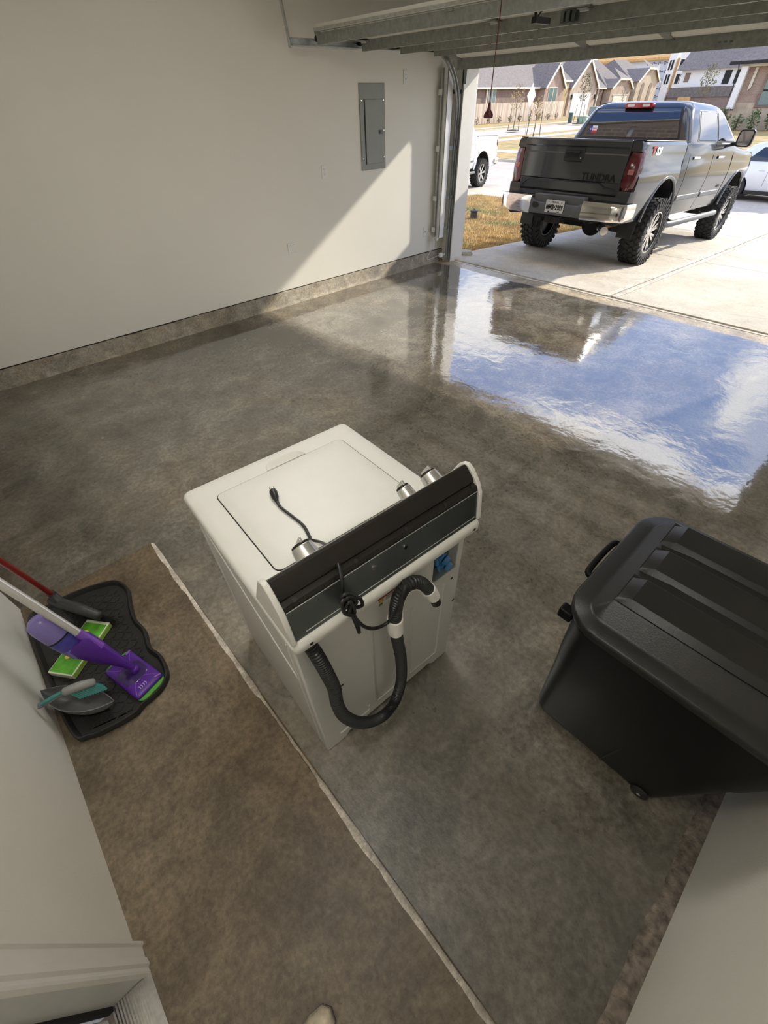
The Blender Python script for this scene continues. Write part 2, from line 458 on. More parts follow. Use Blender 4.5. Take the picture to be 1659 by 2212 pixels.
wf.box((XL, YD, -0.02), (XRET, YD+0.30, ZC)).box((0.10, YD, -0.02), (XR+0.12, YD+0.30, ZC)).box((XRET, YD, 2.21), (0.10, YD+0.30, ZC))
struct(wf.build('wall_front', M_trim, bevel=0.004))
# outer jamb boards with grey weather seal
jt = MB().box((XRET, YD-0.002, 0.035), (XRET+0.012, YD+0.27, 2.205)); struct(jt.build('trim_1', M_trim, bevel=0.003))
struct(MB().box((XRET-0.02, YD-0.012, 0.0), (XRET+0.004, YD-0.001, 2.2)).build('trim_3', mat('grey_seal', (0.20, 0.20, 0.19), 0.5)))

# house doorway: moulded casing, jamb, ribbed sill
cs = MB()
prof = [(-0.548, -0.608), (-0.548, -0.590), (-0.543, -0.584), (-0.536, -0.584), (-0.531, -0.590), (-0.503, -0.592), (-0.499, -0.588), (-0.480, -0.586), (-0.474, -0.592), (-0.468, -0.592), (-0.464, -0.590), (-0.458, -0.592), (-0.458, -0.608)]
cs.loft([[V(x, y, 0.021) for x, y in prof], [V(x, y, 2.16) for x, y in prof]])
cs.loft([[V(0.378-(x+0.458), y, 0.021) for x, y in reversed(prof)], [V(0.378-(x+0.458), y, 2.16) for x, y in reversed(prof)]])
struct(cs.build('trim_4', M_trim, smooth=25))
struct(MB().box((-0.50, YB-0.139, 0.021), (-0.462, YB, 2.118)).box((0.382, YB-0.139, 0.021), (0.42, YB, 2.118)).build('trim_5', mat('jamb_paint', (0.62, 0.62, 0.60), 0.4, var=0.03)))
struct(MB().box((-0.462, YB-0.098, 0.045), (-0.450, YB-0.083, 2.118)).build('trim_6', M_dark))
th = MB()
for k in range(13):
    y = YB-0.088+0.0075*k
    th.box((-0.461, y, 0.0205), (0.381, y+0.0045, 0.040-0.0011*k))
th.box((-0.461, YB-0.093, 0.0203), (0.381, YB+0.018, 0.0275))
struct(th.build('trim_7', mat('sill_aluminium', (0.52, 0.50, 0.46), 0.35, 0.9, var=0.12, scale=60)))
d1 = MB().box((-0.446, YB-0.136, 0.045), (0.36, YB-0.10, 2.115)).build('door_1', M_trim, bevel=0.004); struct(d1)
for z0, z1 in ((0.25, 0.85), (1.0, 1.9)):
    for x0, x1 in ((-0.36, -0.09), (0.0, 0.27)):
        MB().box((x0, YB-0.101, z0), (x1, YB-0.094, z1)).build('door_panel', M_trim, d1, bevel=0.006)
MB().cyl((0.29, YB-0.10, 0.98), (0.29, YB-0.05, 0.98), 0.016).sphere((0.29, YB-0.035, 0.98), 0.028).build('door_knob', M_chrome, d1)

# ---------------------------------------------------------------- added fill lamp, out of view above the washer bay, brightens the interior
M_fill = bpy.data.materials.new('fill_diffuser'); M_fill.use_nodes = True
nt = M_fill.node_tree; b = nt.nodes['Principled BSDF']
b.inputs['Base Color'].default_value = (0.9, 0.9, 0.88, 1); b.inputs['Emission Color'].default_value = (1.0, 0.965, 0.90, 1)
LAMP = 15.0
b.inputs['Emission Strength'].default_value = LAMP
lt = nt.nodes.new('ShaderNodeTexNoise'); lt.inputs['Scale'].default_value = 40
mr = nt.nodes.new('ShaderNodeMapRange'); mr.inputs[3].default_value = LAMP*0.97; mr.inputs[4].default_value = LAMP*1.03
nt.links.new(lt.outputs['Fac'], mr.inputs[0]); nt.links.new(mr.outputs[0], b.inputs['Emission Strength'])
lamp = thing('fill_lamp_long', 'added long white fill lamp with frosted cover above the washing machine', 'lamp', (-2.25, 1.3, ZC))
MB().box((-0.62, -0.17, -0.05), (0.62, 0.17, 0.0)).build('housing', M_white, lamp, bevel=0.01)
MB().box((-0.60, -0.15, -0.085), (0.60, 0.15, -0.051)).build('diffuser', M_fill, lamp, bevel=0.012)

lamp2 = thing('fill_lamp_round', 'added round white fill lamp above the house doorway', 'lamp', (-0.35, -0.12, ZC))  # second added lamp, unseen, lifts the dim end by the house door
MB().lathe([(0.05, 0.0), (0.21, 0.0), (0.21, -0.03), (0.19, -0.035)], n=32).build('housing', M_white, lamp2)
M_fill2 = M_fill.copy(); M_fill2.name = 'fill_dome'
for n_ in M_fill2.node_tree.nodes:
    if n_.type == 'MAP_RANGE': n_.inputs[3].default_value = 19.0; n_.inputs[4].default_value = 21.0
MB().lathe([(0.19, -0.036), (0.185, -0.06), (0.15, -0.09), (0.08, -0.108), (0.001, -0.112)], n=32).build('dome', M_fill2, lamp2, smooth=60)

# ================================================================ overhead garage door, rolled up
gd = thing('garage_door', 'raised sectional overhead garage door with galvanized steel struts', 'garage door', (0, 0, 2.2))
DX0, DX1 = -4.90, 0.05
def gpart(mb, name, m, bevel=0.0, smooth=35):
    mb.xf(Matrix.Translation((0, 0, -2.2))); return mb.build(name, m, gd, smooth, bevel)
secs = [((3.63, 2.395), (4.175, 2.372)), ((4.18, 2.372), (4.735, 2.362)), ((4.74, 2.362), (5.285, 2.352)), ((5.29, 2.350), (5.83, 2.255))]
for (ya, za), (yb, zb) in secs:
    d = V(0, yb-ya, zb-za).normalized(); nrm = V(0, -d.z, d.y)
    mb = MB(); a, b_ = V(DX0, ya, za), V(DX0, yb, zb)
    k = 0.012
    loop = [a, a+d*0.03-nrm*k, a+d*0.18-nrm*k, a+d*0.20, b_-d*0.20, b_-d*0.18-nrm*k, b_-d*0.03-nrm*k, b_, b_+nrm*0.045, a+nrm*0.045]
    mb.prism(loop, (DX1-DX0, 0, 0)); gpart(mb, 'door_section', M_doorin, smooth=20)
    for x in (DX0+0.0, -3.25, -2.45, -1.6, DX1-0.06):   # upright stiles
        mb = MB(); mb.prism([a+V(x-DX0, 0, 0)-nrm*0.022, b_+V(x-DX0, 0, 0)-nrm*0.022, b_+V(x-DX0, 0, 0), a+V(x-DX0, 0, 0)], (0.07, 0, 0)); gpart(mb, 'stile', M_strut)
def strut(y, ztop, zbot, wd=0.05):
    """hat channel along x"""
    mb = MB()
    t = 0.004
    pr = [(y-wd*0.5-0.022, ztop), (y-wd*0.5-0.022, ztop-t), (y-wd*0.5, ztop-t), (y-wd*0.38, zbot), (y-wd*0.38+0.0, zbot-0.001), (y+wd*0.38, zbot), (y+wd*0.5, ztop-t), (y+wd*0.5+0.022, ztop-t), (y+wd*0.5+0.022, ztop)]
    mb.prism([V(DX0, a, b_) for a, b_ in pr], (DX1-DX0, 0, 0))
    s = gpart(mb, 'strut', M_strut, smooth=20)
    return s
strut(3.675, 2.394, 2.312, 0.055)
strut(4.245, 2.368, 2.283, 0.05)
strut(4.795, 2.358, 2.277, 0.05)
strut(5.345, 2.342, 2.272, 0.05)
strut(5.765, 2.262, 2.168, 0.045)
mb = MB(); mb.box((DX0, 3.625, 2.40), (DX1, 3.66, 2.418)); gpart(mb, 'top_cap', M_galv)
mb = MB(); mb.box((DX0, 5.79, 2.19), (DX1, 5.825, 2.255)); gpart(mb, 'bottom_seal', M_rubber, bevel=0.006)
for y, z in ((4.18, 2.366), (4.737, 2.356), (5.287, 2.346)):
    for x in (-4.82, -3.2, -2.42, -1.57, -0.1):
        mb = MB(); mb.box((x-0.035, y-0.05, z-0.022), (x+0.035, y+0.05, z-0.016)).cyl((x-0.035, y, z-0.024), (x+0.035, y, z-0.024), 0.009, n=8); gpart(mb, 'hinge', M_galv)
for x, y in ((-1.95, 5.80), (-2.55, 4.24)):
    zz = 2.235 if y > 5 else 2.33
    mb = MB()
    for q in (-0.045, 0.0, 0.045): mb.box((x+q-0.013, y-0.055, zz-0.03), (x+q+0.013, y-0.026, zz+0.02))
    mb.box((x-0.07, y-0.030, zz-0.036), (x+0.07, y-0.024, zz+0.026)); gpart(mb, 'lift_bracket', M_galvd)
for y, z in ((3.70, 2.36), (4.25, 2.345), (4.8, 2.34), (5.34, 2.33)):
    mb = MB().cyl((DX0-0.005, y, z), (DX0-0.075, y, z), 0.007, n=8).cyl((DX0-0.04, y, z), (DX0-0.072, y, z), 0.023, n=16); gpart(mb, 'roller', M_rubber)

# curved and horizontal track with its hanger
trk = thing('door_track', 'galvanized overhead door track curving from jamb to ceiling hanger', 'door track', (0, 0, 0))
pts = [V(-4.975, 3.40, 2.330), V(-4.975, 5.37, 2.335)]
for k in range(1, 11):
    a = math.radians(9*k); pts.append(V(-4.975-0.11*k/10, 5.37+0.66*math.sin(a), 2.335-0.66*(1-math.cos(a))))
pts += [V(-5.085, 6.03, 0.03)]
tr = MB(); loops = []
for i, p in enumerate(pts):
    t = (pts[min(i+1, len(pts)-1)]-pts[max(i-1, 0)]).normalized(); s = V(1, 0, 0); q = t.cross(s).normalized()
    cs_ = [(-0.012, -0.026), (-0.012, 0.026), (0.018, 0.026), (0.018, 0.020), (-0.009, 0.020), (-0.009, -0.020), (0.018, -0.020), (0.018, -0.026)]
    loops.append([p+s*a+q*b_ for a, b_ in cs_])
tr.loft(loops); tr.build('track_rail', mat('track_steel', (0.42, 0.43, 0.41), 0.4, 0.8, var=0.2, scale=18), trk, smooth=20)
MB().box((-5.02, 3.395, 2.30), (-4.99, 4.25, 2.305)).box((-5.02, 3.395, 2.30), (-5.016, 4.25, 2.352)).build('track_angle', M_galv, trk)
hg = MB(); hg.prism([V(-5.015, 3.40, 2.29), V(-4.985, 3.40, 2.29), V(-4.985, 3.405, 2.29), V(-5.012, 3.405, 2.29)], (0, -0.10, ZC-2.29))
hg.prism([V(-5.015, 3.40, 2.29), V(-5.015, 3.43, 2.29), V(-5.011, 3.43, 2.29), V(-5.011, 3.40, 2.29)], (0, -0.10, ZC-2.29))
hang = hg.build('hanger', M_galv, trk)
for k in range(9):
    z = 2.40+0.055*k; y = 3.40-0.10*(z-2.29)/(ZC-2.29)
    MB().cyl((-4.995, y+0.0055, z), (-4.995, y+0.0058, z), 0.006, n=8).build('slot', M_dark, hang)
# the bright upright channel clipped to the jamb
ch = thing('upright_channel', 'bright galvanized upright channel clipped beside the garage door jamb', 'channel', (0, 0, 0))
c0, c1 = V(-5.13, 5.90, 0.37), V(-5.13, 5.90, 2.44)
m1 = MB(); m1.box((-5.105, 5.825, 0.36), (-5.095, 5.935, 2.2)).box((-5.15, 5.825, 0.36), (-5.095, 5.832, 2.2)).box((-5.15, 5.928, 0.36), (-5.095, 5.935, 2.2)); m1.build('channel', mat('pale_zinc', (0.78, 0.78, 0.76), 0.35, 0.15, var=0.08, scale=8), ch, bevel=0.002)
MB().box((-5.195, 5.80, 0.38), (-5.172, 5.835, 2.2)).build('side_angle', M_galv, ch, bevel=0.002)
for z in (0.47, 0.86, 1.42, 1.98):
    MB().box((-5.215, 5.772, z-0.03), (-5.15, 5.785, z+0.03)).box((-5.215, 5.772, z-0.03), (-5.205, 5.83, z+0.03)).build('clip', M_wplast, ch, bevel=0.003)
    MB().prism([V(-5.094, 5.925, z-0.02), V(-5.094, 5.935, z-0.02), V(-5.075, 6.075, z-0.02), V(-5.075, 6.06, z-0.02)], (0, 0, 0.04)).build('strap', M_galvd, ch)
MB().cyl((-5.13, 5.80, 0.36), (-5.13, 5.80, 0.24), 0.008, n=8).build('rod', M_galv, ch)
MB().box((-5.165, 5.78, 0.325), (-5.145, 5.81, 0.37)).build('foot_clip', M_wplast, ch)
MB().box((-5.115, 5.78, 0.335), (-5.09, 5.81, 0.37)).build('foot_clip', M_wplast, ch)
# flag bracket at the top of the track
fb = MB().box((-5.06, 5.70, 2.26), (-5.0, 6.078, 2.272)).box((-5.06, 6.068, 2.05), (-5.0, 6.078, 2.27))
fb.build('flag_bracket', M_galv, trk)

# safety sensor with its wire
se = thing('door_sensor', 'small door safety sensor on bracket low beside the jamb', 'sensor', (-5.07, 5.86, 0.13))
MB().box((-0.012, -0.03, -0.03), (0.03, 0.03, 0.03)).build('body', M_wplast, se, bevel=0.005)
MB().box((-0.02, 0.03, -0.015), (0.012, 0.10, 0.012)).build('bracket', M_galv, se)
w_pts = spline([(-5.235, 5.70, 0.45), (-5.20, 5.74, 0.40), (-5.19, 5.80, 0.25), (-5.20, 5.70, 0.10), (-5.17, 5.72, 0.075), (-5.12, 5.82, 0.11), (-5.08, 5.85, 0.12)], 8)
tag(MB().tube(w_pts, 0.004, 6).build('sensor_wire', M_wplast), 'thin white wire running from outlet to door sensor', 'wire')

# opener arm and red release cord
arm = thing('opener_arm', 'black V shaped opener arm bolted to the raised door', 'door opener', (-2.62, 3.9, 2.30))
MB().prism([V(-0.012, -0.006, 0.0), V(0.008, -0.006, -0.005), V(-0.06, -0.006, 0.22), V(-0.085, -0.006, 0.22)], (0, 0.012, 0)).build('arm', M_black, arm)
MB().prism([V(-0.004, -0.006, 0.0), V(0.010, -0.006, 0.0), V(0.19, -0.006, 0.20), V(0.17, -0.006, 0.20)], (0, 0.012, 0)).build('brace', M_black, arm)
MB().box((-0.02, -0.03, -0.02), (0.02, 0.15, 0.012)).build('pivot_bracket', M_black, arm)
M_red = mat('red_plastic', (0.085, 0.008, 0.012), 0.4, var=0.1)
rc = thing('release_cord', 'thin red emergency release cord with dark red handle', 'cord', (-2.645, 3.5, 1.80))
MB().tube([V(0, 0, 0.07), V(0.004, 0, 0.5), V(0.0, 0, ZC-1.80-0.3)], 0.0035, 6).build('cord', M_red, rc)
MB().loft([[V(x*s, y*s*0.45, z) for x, y in rrect(0.075, 0.075, 0.03, 4)] for s, z in ((1.0, 0.0), (1.05, 0.012), (0.95, 0.024), (0.42, 0.045), (0.25, 0.085))]).build('handle', M_red, rc, smooth=50)

# ---------------------------------------------------------------- breaker panel and wall plates
M_panel = mat('grey_panel_enamel', (0.27, 0.285, 0.255), 0.45, var=0.05, scale=6)
pn = thing('breaker_panel', 'tall grey steel breaker panel flush in the white wall', 'breaker panel', (XL, 4.439, 1.281))
W_, H_ = 0.40, 0.783
MB().box((0.0005, 0, 0), (0.014, W_, H_)).build('cover', M_panel, pn, bevel=0.004)
dr = MB().box((0.014, 0.075, 0.06), (0.024, W_-0.035, H_-0.135)).build('door', M_panel, pn, bevel=0.004)
MB().box((0.0142, 0.062, 0.055), (0.0165, 0.072, H_-0.13)).build('door_gap', M_dark, pn)
MB().box((0.024, 0.28, 0.335), (0.027, 0.345, 0.375)).build('latch_plate', mat('latch_grey', (0.12, 0.12, 0.13), 0.5), dr)
MB().box((0.027, 0.288, 0.342), (0.031, 0.312, 0.368)).build('latch', M_black, dr, bevel=0.001)
for y, z in ((0.025, 0.115), (0.375, 0.115), (0.025, H_-0.145), (0.375, H_-0.145), (0.377, 0.37)):
    MB().cyl((0.014, y, z), (0.017, y, z), 0.006, n=10).build('screw', M_chrome, pn)
def plate(name, label, y, z, w, h, kind, cat='outlet'):
    p = thing(name, label, cat, (XL, y, z))
    MB().box((0.0005, -w/2, -h/2), (0.007, w/2, h/2)).build('cover_plate', M_wplast, p, bevel=0.0025)
    if kind == 'duplex':
        for s in (-1, 1):
            f = MB(); f.prism([V(0.007, a, b_+s*0.023) for a, b_ in rrect(0.030, 0.031, 0.013, 4)], (0.0025, 0, 0)); r = f.build('receptacle', M_wplast, p)
            MB().box((0.0095, -0.009, s*0.023-0.001), (0.0099, -0.006, s*0.023+0.008)).box((0.0095, 0.006, s*0.023-0.001), (0.0099, 0.009, s*0.023+0.008)).cyl((0.0095, 0, s*0.023-0.009), (0.0099, 0, s*0.023-0.009), 0.003, n=8).build('slots', M_dark, r)
        MB().cyl((0.007, 0, 0), (0.009, 0, 0), 0.003, n=8).build('screw', M_chrome, p)
    elif kind == 'deco':
        MB().box((0.007, -0.017, -0.033), (0.0095, 0.017, 0.033)).build('insert', M_wplast, p, bevel=0.002)
        for s in (-1, 1): MB().box((0.0095, -0.007, s*0.018-0.006), (0.0099, -0.004, s*0.018+0.006)).box((0.0095, 0.004, s*0.018-0.006), (0.0099, 0.007, s*0.018+0.006)).build('slots', M_dark, p)
    elif kind == 'blank':
        for s in (-1, 1):
            for q in (-1, 1): MB().cyl((0.007, s*0.023, q*0.042), (0.0085, s*0.023, q*0.042), 0.0032, n=8).build('screw', M_chrome, p)
    elif kind == 'cable':
        MB().cyl((0.007, 0, 0), (0.012, 0, 0), 0.006, n=10).build('jack', M_dark, p)
    return p
plate('duplex_outlet', 'white duplex outlet on the wall left of the breaker panel', 3.843, 1.315, 0.075, 0.124, 'duplex')
plate('blank_plate', 'wide blank white wall plate low near the concrete curb', 3.244, 0.613, 0.125, 0.124, 'blank', 'wall plate')
plate('rocker_outlet', 'white outlet high on the wall beside the breaker panel', 5.20, 2.117, 0.075, 0.124, 'deco')
plate('cable_plate', 'small white cable plate low in the corner by the jamb', 5.66, 0.45, 0.075, 0.124, 'cable', 'wall plate')

# ================================================================ washing machine, its back towards the house door
WO = V(-0.897, 0.5325, 0); WA = math.radians(-3.2)
wm = thing('washing_machine', 'white top loading washing machine turned back to front on wet concrete', 'washer', WO, (0, 0, WA))
WM = Matrix.Translation(WO) @ Matrix.Rotation(WA, 4, 'Z'); WI = WM.inverted()
def wx(px, py, x):       # washer-local point on the pixel's ray at local depth x
    o = WI @ CAMP; r = WI.to_3x3() @ ray(px, py); return o + r*((x-o.x)/r.x)
def wz(px, py, z):
    o = WI @ CAMP; r = WI.to_3x3() @ ray(px, py); return o + r*((z-o.z)/r.z)
cb = MB()
ypts = [(-0.34, 0.905), (0.34, 0.905), (0.34, 0.012), (0.335, 0.0), (0.245, 0.0), (0.225, 0.028), (-0.225, 0.028), (-0.245, 0.0), (-0.335, 0.0), (-0.34, 0.012)]
cb.loft([[V(-0.36, y, z) for y, z in ypts], [V(0.336, y, z) for y, z in ypts]])
M_cab_shade = mat('shaded_enamel', (0.64, 0.635, 0.61), 0.4, var=0.015)  # white enamel greyed, the shade on the washer's back put into its colour
cab = cb.build('cabinet', M_cab_shade, wm, bevel=0)
ct = MB().box((0.29, 0.196, 0.676), (0.40, 0.316, 0.86)).build('cutter', M_white, wm)
carve(cab, [ct])
b_ = cab.modifiers.new('bevel', 'BEVEL'); b_.width = 0.006; b_.segments = 2; b_.limit_method = 'ANGLE'
# pressed ribs of the rear panel and creases of the side panel
def rib(pts, r, name='pressed_rib', par=None, m=None): return MB().tube(pts, r, 8, flat=1.0).build(name, m or M_cab_shade, par or wm, smooth=60)
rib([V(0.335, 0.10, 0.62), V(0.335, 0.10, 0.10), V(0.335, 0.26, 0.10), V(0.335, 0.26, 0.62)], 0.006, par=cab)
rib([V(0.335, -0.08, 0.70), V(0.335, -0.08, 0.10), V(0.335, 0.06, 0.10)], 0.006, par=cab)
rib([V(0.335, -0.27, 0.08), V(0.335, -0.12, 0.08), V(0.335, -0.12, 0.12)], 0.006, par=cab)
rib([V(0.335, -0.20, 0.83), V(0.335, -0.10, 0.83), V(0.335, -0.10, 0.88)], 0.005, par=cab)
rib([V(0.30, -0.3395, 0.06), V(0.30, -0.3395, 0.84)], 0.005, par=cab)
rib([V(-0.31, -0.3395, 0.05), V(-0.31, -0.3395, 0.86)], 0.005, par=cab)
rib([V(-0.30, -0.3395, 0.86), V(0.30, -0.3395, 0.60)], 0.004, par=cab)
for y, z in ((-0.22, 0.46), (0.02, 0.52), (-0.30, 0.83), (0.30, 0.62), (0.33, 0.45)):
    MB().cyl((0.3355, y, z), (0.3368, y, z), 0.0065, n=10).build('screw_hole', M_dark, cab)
rc_ = MB().box((0.2905, 0.197, 0.677), (0.294, 0.315, 0.859)).build('inlet_plate', M_galvd, wm)
M_blue = mat('blue_plastic', (0.045, 0.20, 0.46), 0.4, var=0.1)
for y, z in ((0.246, 0.775), (0.262, 0.728)):
    f = MB().cyl((0.294, y, z), (0.335, y, z), 0.021, 0.019, n=16).cyl((0.335, y, z), (0.352, y+0.004, z-0.004), 0.019, 0.015, n=16)
    f.tube([V(0.30, y-0.012, z), V(0.318, y-0.02, z-0.012), V(0.318, y-0.018, z-0.03)], 0.011, 8).build('inlet_fitting', M_blue, wm, bevel=0.003)
MB().box((0.296, 0.20, 0.680), (0.337, 0.312, 0.690)).build('inlet_ledge', M_galv, wm)
# top panel and lid
def rl(w, d, r, z, cxx=0.0): return [V(x, y, z) for x, y in rrect(d, w, r, 5, cxx, 0)]
tp = MB().loft([rl(0.694, 0.760, 0.018, 0.897), rl(0.700, 0.768, 0.022, 0.901), rl(0.700, 0.768, 0.024, 0.922), rl(0.692, 0.758, 0.026, 0.934), rl(0.676, 0.742, 0.028, 0.940), rl(0.62, 0.69, 0.03, 0.9415)])
tp.build('top_panel', M_white, wm, smooth=60)
def lidloop(gr, z):
    pts = rrect(0.43+2*gr, 0.52+2*gr, 0.022+gr, 5, -0.066, 0)
    return [V(x, y, z) for x, y in pts]
MB().loft([lidloop(0.0035, 0.9405), lidloop(0.0035, 0.9424)]).build('lid_gap', M_dark, wm)
MB().loft([lidloop(0.0, 0.941), lidloop(0.0, 0.9445), lidloop(-0.006, 0.9465), lidloop(-0.05, 0.9472)]).build('lid', M_white, wm, smooth=60)
hr = MB(); hp = [(-0.288, -0.062), (-0.318, -0.050), (-0.332, -0.030), (-0.334, 0.075), (-0.318, 0.095), (-0.288, 0.105)]
hr.loft([[V(x, y, 0.9418) for x, y in hp], [V(x*0.995-0.001, y*0.96, 0.9436) for x, y in hp]])
hr.build('finger_recess', mat('recess_white', (0.66, 0.64, 0.59), 0.35), wm)
# control console
prof_body = [(0.192, 0.9415), (0.282, 1.104), (0.300, 1.108), (0.326, 1.080), (0.345, 1.050), (0.366, 0.9415)]
MB().loft([[V(x, -0.333, z) for x, z in prof_body], [V(x, 0.333, z) for x, z in prof_body]]).build('console_body', mat('console_grey', (0.55, 0.54, 0.51), 0.35), wm)
ecap = [(0.184, 0.9415), (0.190, 0.955), (0.270, 1.103), (0.286, 1.117), (0.304, 1.121), (0.322, 1.110), (0.352, 1.075), (0.366, 1.045), (0.378, 0.9415)]
for y0, y1 in ((-0.348, -0.333), (0.333, 0.348)):
    MB().loft([[V(x, y0, z) for x, z in ecap], [V(x, y1, z) for x, z in ecap]]).build('end_cap', M_white, wm, bevel=0.003)
cov = [(0.286, 1.108), (0.296, 1.1165), (0.304, 1.1145), (0.3335, 1.087), (0.338, 1.078), (0.336, 1.072), (0.352, 1.068), (0.3575, 1.058), (0.352, 1.05), (0.30, 1.10)]
MB().loft([[V(x, -0.332, z) for x, z in cov], [V(x, 0.332, z) for x, z in cov]]).build('rear_cover', M_brown, wm, smooth=25)
MB().loft([[V(x, -0.331, z) for x, z in ((0.3555, 1.053), (0.3585, 1.053), (0.3715, 0.9425), (0.366, 0.9425))], [V(x, 0.331, z) for x, z in ((0.3555, 1.053), (0.3585, 1.053), (0.3715, 0.9425), (0.366, 0.9425))]]).build('rear_panel', M_galvd, wm)
rib([V(0.3695, -0.30, 0.955), V(0.3695, 0.325, 0.955)], 0.0018, 'panel_hem', m=M_galv)
rib([V(0.3588, -0.331, 1.052), V(0.3588, 0.331, 1.052)], 0.0014, 'panel_hem', m=M_galv)
for y in (-0.30, -0.12, 0.05, 0.20, 0.315):
    MB().cyl((0.347, y, 1.067), (0.350, y, 1.072), 0.006, n=10).build('screw', M_black, wm)
for y in (-0.075, 0.035): MB().cyl((0.361, y, 1.02), (0.366, y, 1.0205), 0.0065, n=12).build('screw', M_chrome, wm)
for y in (-0.30, 0.315): MB().cyl((0.3845, y, 0.915), (0.3855, y, 0.915), 0.0055, n=10).build('screw_hole', M_dark, wm)
M_knob = mat('silver_knob', (0.55, 0.54, 0.51), 0.25, 0.8, var=0.05)
kn = V(-0.874, 0, 0.486)
for y, r in ((-0.195, 0.036), (0.165, 0.027), (0.270, 0.034)):
    p = V(0.245, y, 1.035)
    k = MB().cyl(p, p+kn*0.045, r, r*0.86, n=24).build('knob', M_knob, wm, bevel=0.003)
    MB().cyl(p+kn*0.0445, p+kn*0.052, r*0.80, r*0.76, n=24).build('knob_cap', M_brown, k, bevel=0.002)
    MB().box((-0.004, -r*0.8, 0.0), (0.004, r*0.8, 0.016), Matrix.Translation(p+kn*0.048) @ kn.to_track_quat('Z', 'Y').to_matrix().to_4x4()).build('knob_grip', M_knob, k, bevel=0.002)
# warning sticker with its coloured bars
M_yel = mat('sticker_yellow', (0.55, 0.36, 0.06), 0.5); M_sred = mat('sticker_red', (0.30, 0.05, 0.03), 0.5); M_sgrn = mat('sticker_olive', (0.24, 0.22, 0.07), 0.5)
st = MB().box((0.3365, -0.048, 0.772), (0.3372, 0.02, 0.83)).build('warning_sticker', M_wplast, wm)
MB().box((0.3372, -0.048, 0.806), (0.3376, 0.02, 0.815)).build('red_bar', M_sred, st)
MB().box((0.3372, -0.046, 0.816), (0.3376, -0.030, 0.829)).build('yellow_mark', M_yel, st)
MB().box((0.3372, -0.046, 0.790), (0.3376, -0.026, 0.805)).build('yellow_mark', M_yel, st)
MB().box((0.3372, -0.046, 0.774), (0.3376, -0.030, 0.786)).build('olive_mark', M_sgrn, st)
for a, b2 in (((0.3372, -0.018, 0.80), (0.3376, 0.015, 0.802)), ((0.3372, -0.018, 0.793), (0.3376, 0.010, 0.795)), ((0.3372, -0.018, 0.786), (0.3376, 0.013, 0.788))):
    MB().box(a, b2).build('text_line', M_dark, st)
# corrugated drain hose
hp = [((668, 1392), 0.350), ((684, 1415), 0.372), ((704, 1450), 0.392), ((722, 1487), 0.402), ((729, 1522), 0.412), ((747, 1549), 0.424), ((782, 1561), 0.432), ((822, 1550), 0.430), ((851, 1519), 0.420), ((866, 1472), 0.408), ((866, 1422), 0.400), ((857, 1375), 0.397), ((853, 1340), 0.397), ((860, 1293), 0.396), ((880, 1264), 0.398), ((905, 1258), 0.402), ((924, 1272), 0.408), ((936, 1288), 0.414), ((942, 1302), 0.418)]
hpath = resample(spline([wx(*p, x) for p, x in hp], 24), 0.0022)
m_ = len(hpath)
MB().tube(hpath, lambda i: (0.0212 if (i % 4) < 2 else 0.0186) if i < m_-20 else 0.0150, 14).build('drain_hose', M_black, wm, smooth=25)
hs = [i for i, p in enumerate(hpath)]
def near(px, py, x):
    q = wx(px, py, x); return min(hs, key=lambda i: (hpath[i]-q).length)
i0, i1, i2, i3 = near(856, 1362, 0.397), near(853, 1336, 0.397), m_-48, m_-20
hk = MB(); hk.tube(hpath[i0:i1+1:2], 0.0255, 16); hk.tube(hpath[i2:i3+1:2], lambda i: 0.0240-0.0002*i, 16)
cen = wx(905, 1330, 0.40); sp = []
for i in range(i1-4, i2+6, 3):
    sp.append(hpath[i] + (cen-hpath[i]).normalized()*0.0225)
hk.tube(sp, 0.0130, 10)
hk.build('hose_hook', mat('hook_white_lit', (0.88, 0.86, 0.81), 0.4, var=0.02), wm, smooth=60)  # whiter than the enamel: light on the hook put into its colour
MB().tube(hpath[m_-21:], 0.0170, 14).build('hose_tip', mat('hose_tip_brown', (0.02, 0.014, 0.008), 0.4), wm)
# power cord: plug on the lid, over the console, knotted, down to the rear panel
cord_pts = [wz(597, 1080, 0.956), wz(606, 1095, 0.953), wz(630, 1114, 0.952), wz(655, 1135, 0.952), wz(668, 1158, 0.954), wz(672, 1166, 0.958), wz(692, 1171, 0.975), wx(712, 1182, 0.255), wx(724, 1203, 0.305), wx(733, 1226, 0.348), wx(738, 1250, 0.372), wx(742, 1282, 0.385), wx(752, 1306, 0.392), wx(764, 1335, 0.398), wx(776, 1366, 0.404)]
MB().tube(spline(cord_pts, 8), 0.0058, 8, flat=0.8).build('power_cord', M_black, wm, smooth=60)
c2 = [wx(776, 1366, 0.404), wx(770, 1340, 0.405), wx(757, 1318, 0.404), wx(768, 1336, 0.400), wx(788, 1354, 0.398), wx(812, 1357, 0.396), wx(838, 1344, 0.398), wx(856, 1318, 0.412), wx(868, 1290, 0.424), wx(875, 1268, 0.418), wx(872, 1254, 0.398)]
MB().tube(spline(c2, 8), 0.0055, 8).build('power_cord', M_black, wm, smooth=60)
knot = MB()
for (ax, ay, bx_, by_, cx_, cy_, dx) in ((735, 1297, 748, 1283, 768, 1292, 0.397), (738, 1308, 752, 1290, 770, 1300, 0.402), (745, 1325, 738, 1300, 758, 1296, 0.406), (752, 1300, 775, 1292, 783, 1306, 0.398), (742, 1320, 756, 1300, 766, 1322, 0.408)):
    a, b2, c3 = wx(ax, ay, dx), wx(bx_, by_, dx+0.004), wx(cx_, cy_, dx)
    mid = (a+c3)*0.5 + (V(0.004, 0, -0.012))
    knot.tube(spline([a, b2, c3, mid], 8, closed=True), 0.0052, 8, closed=True)
knot.build('cord_knot', M_black, wm, smooth=60)
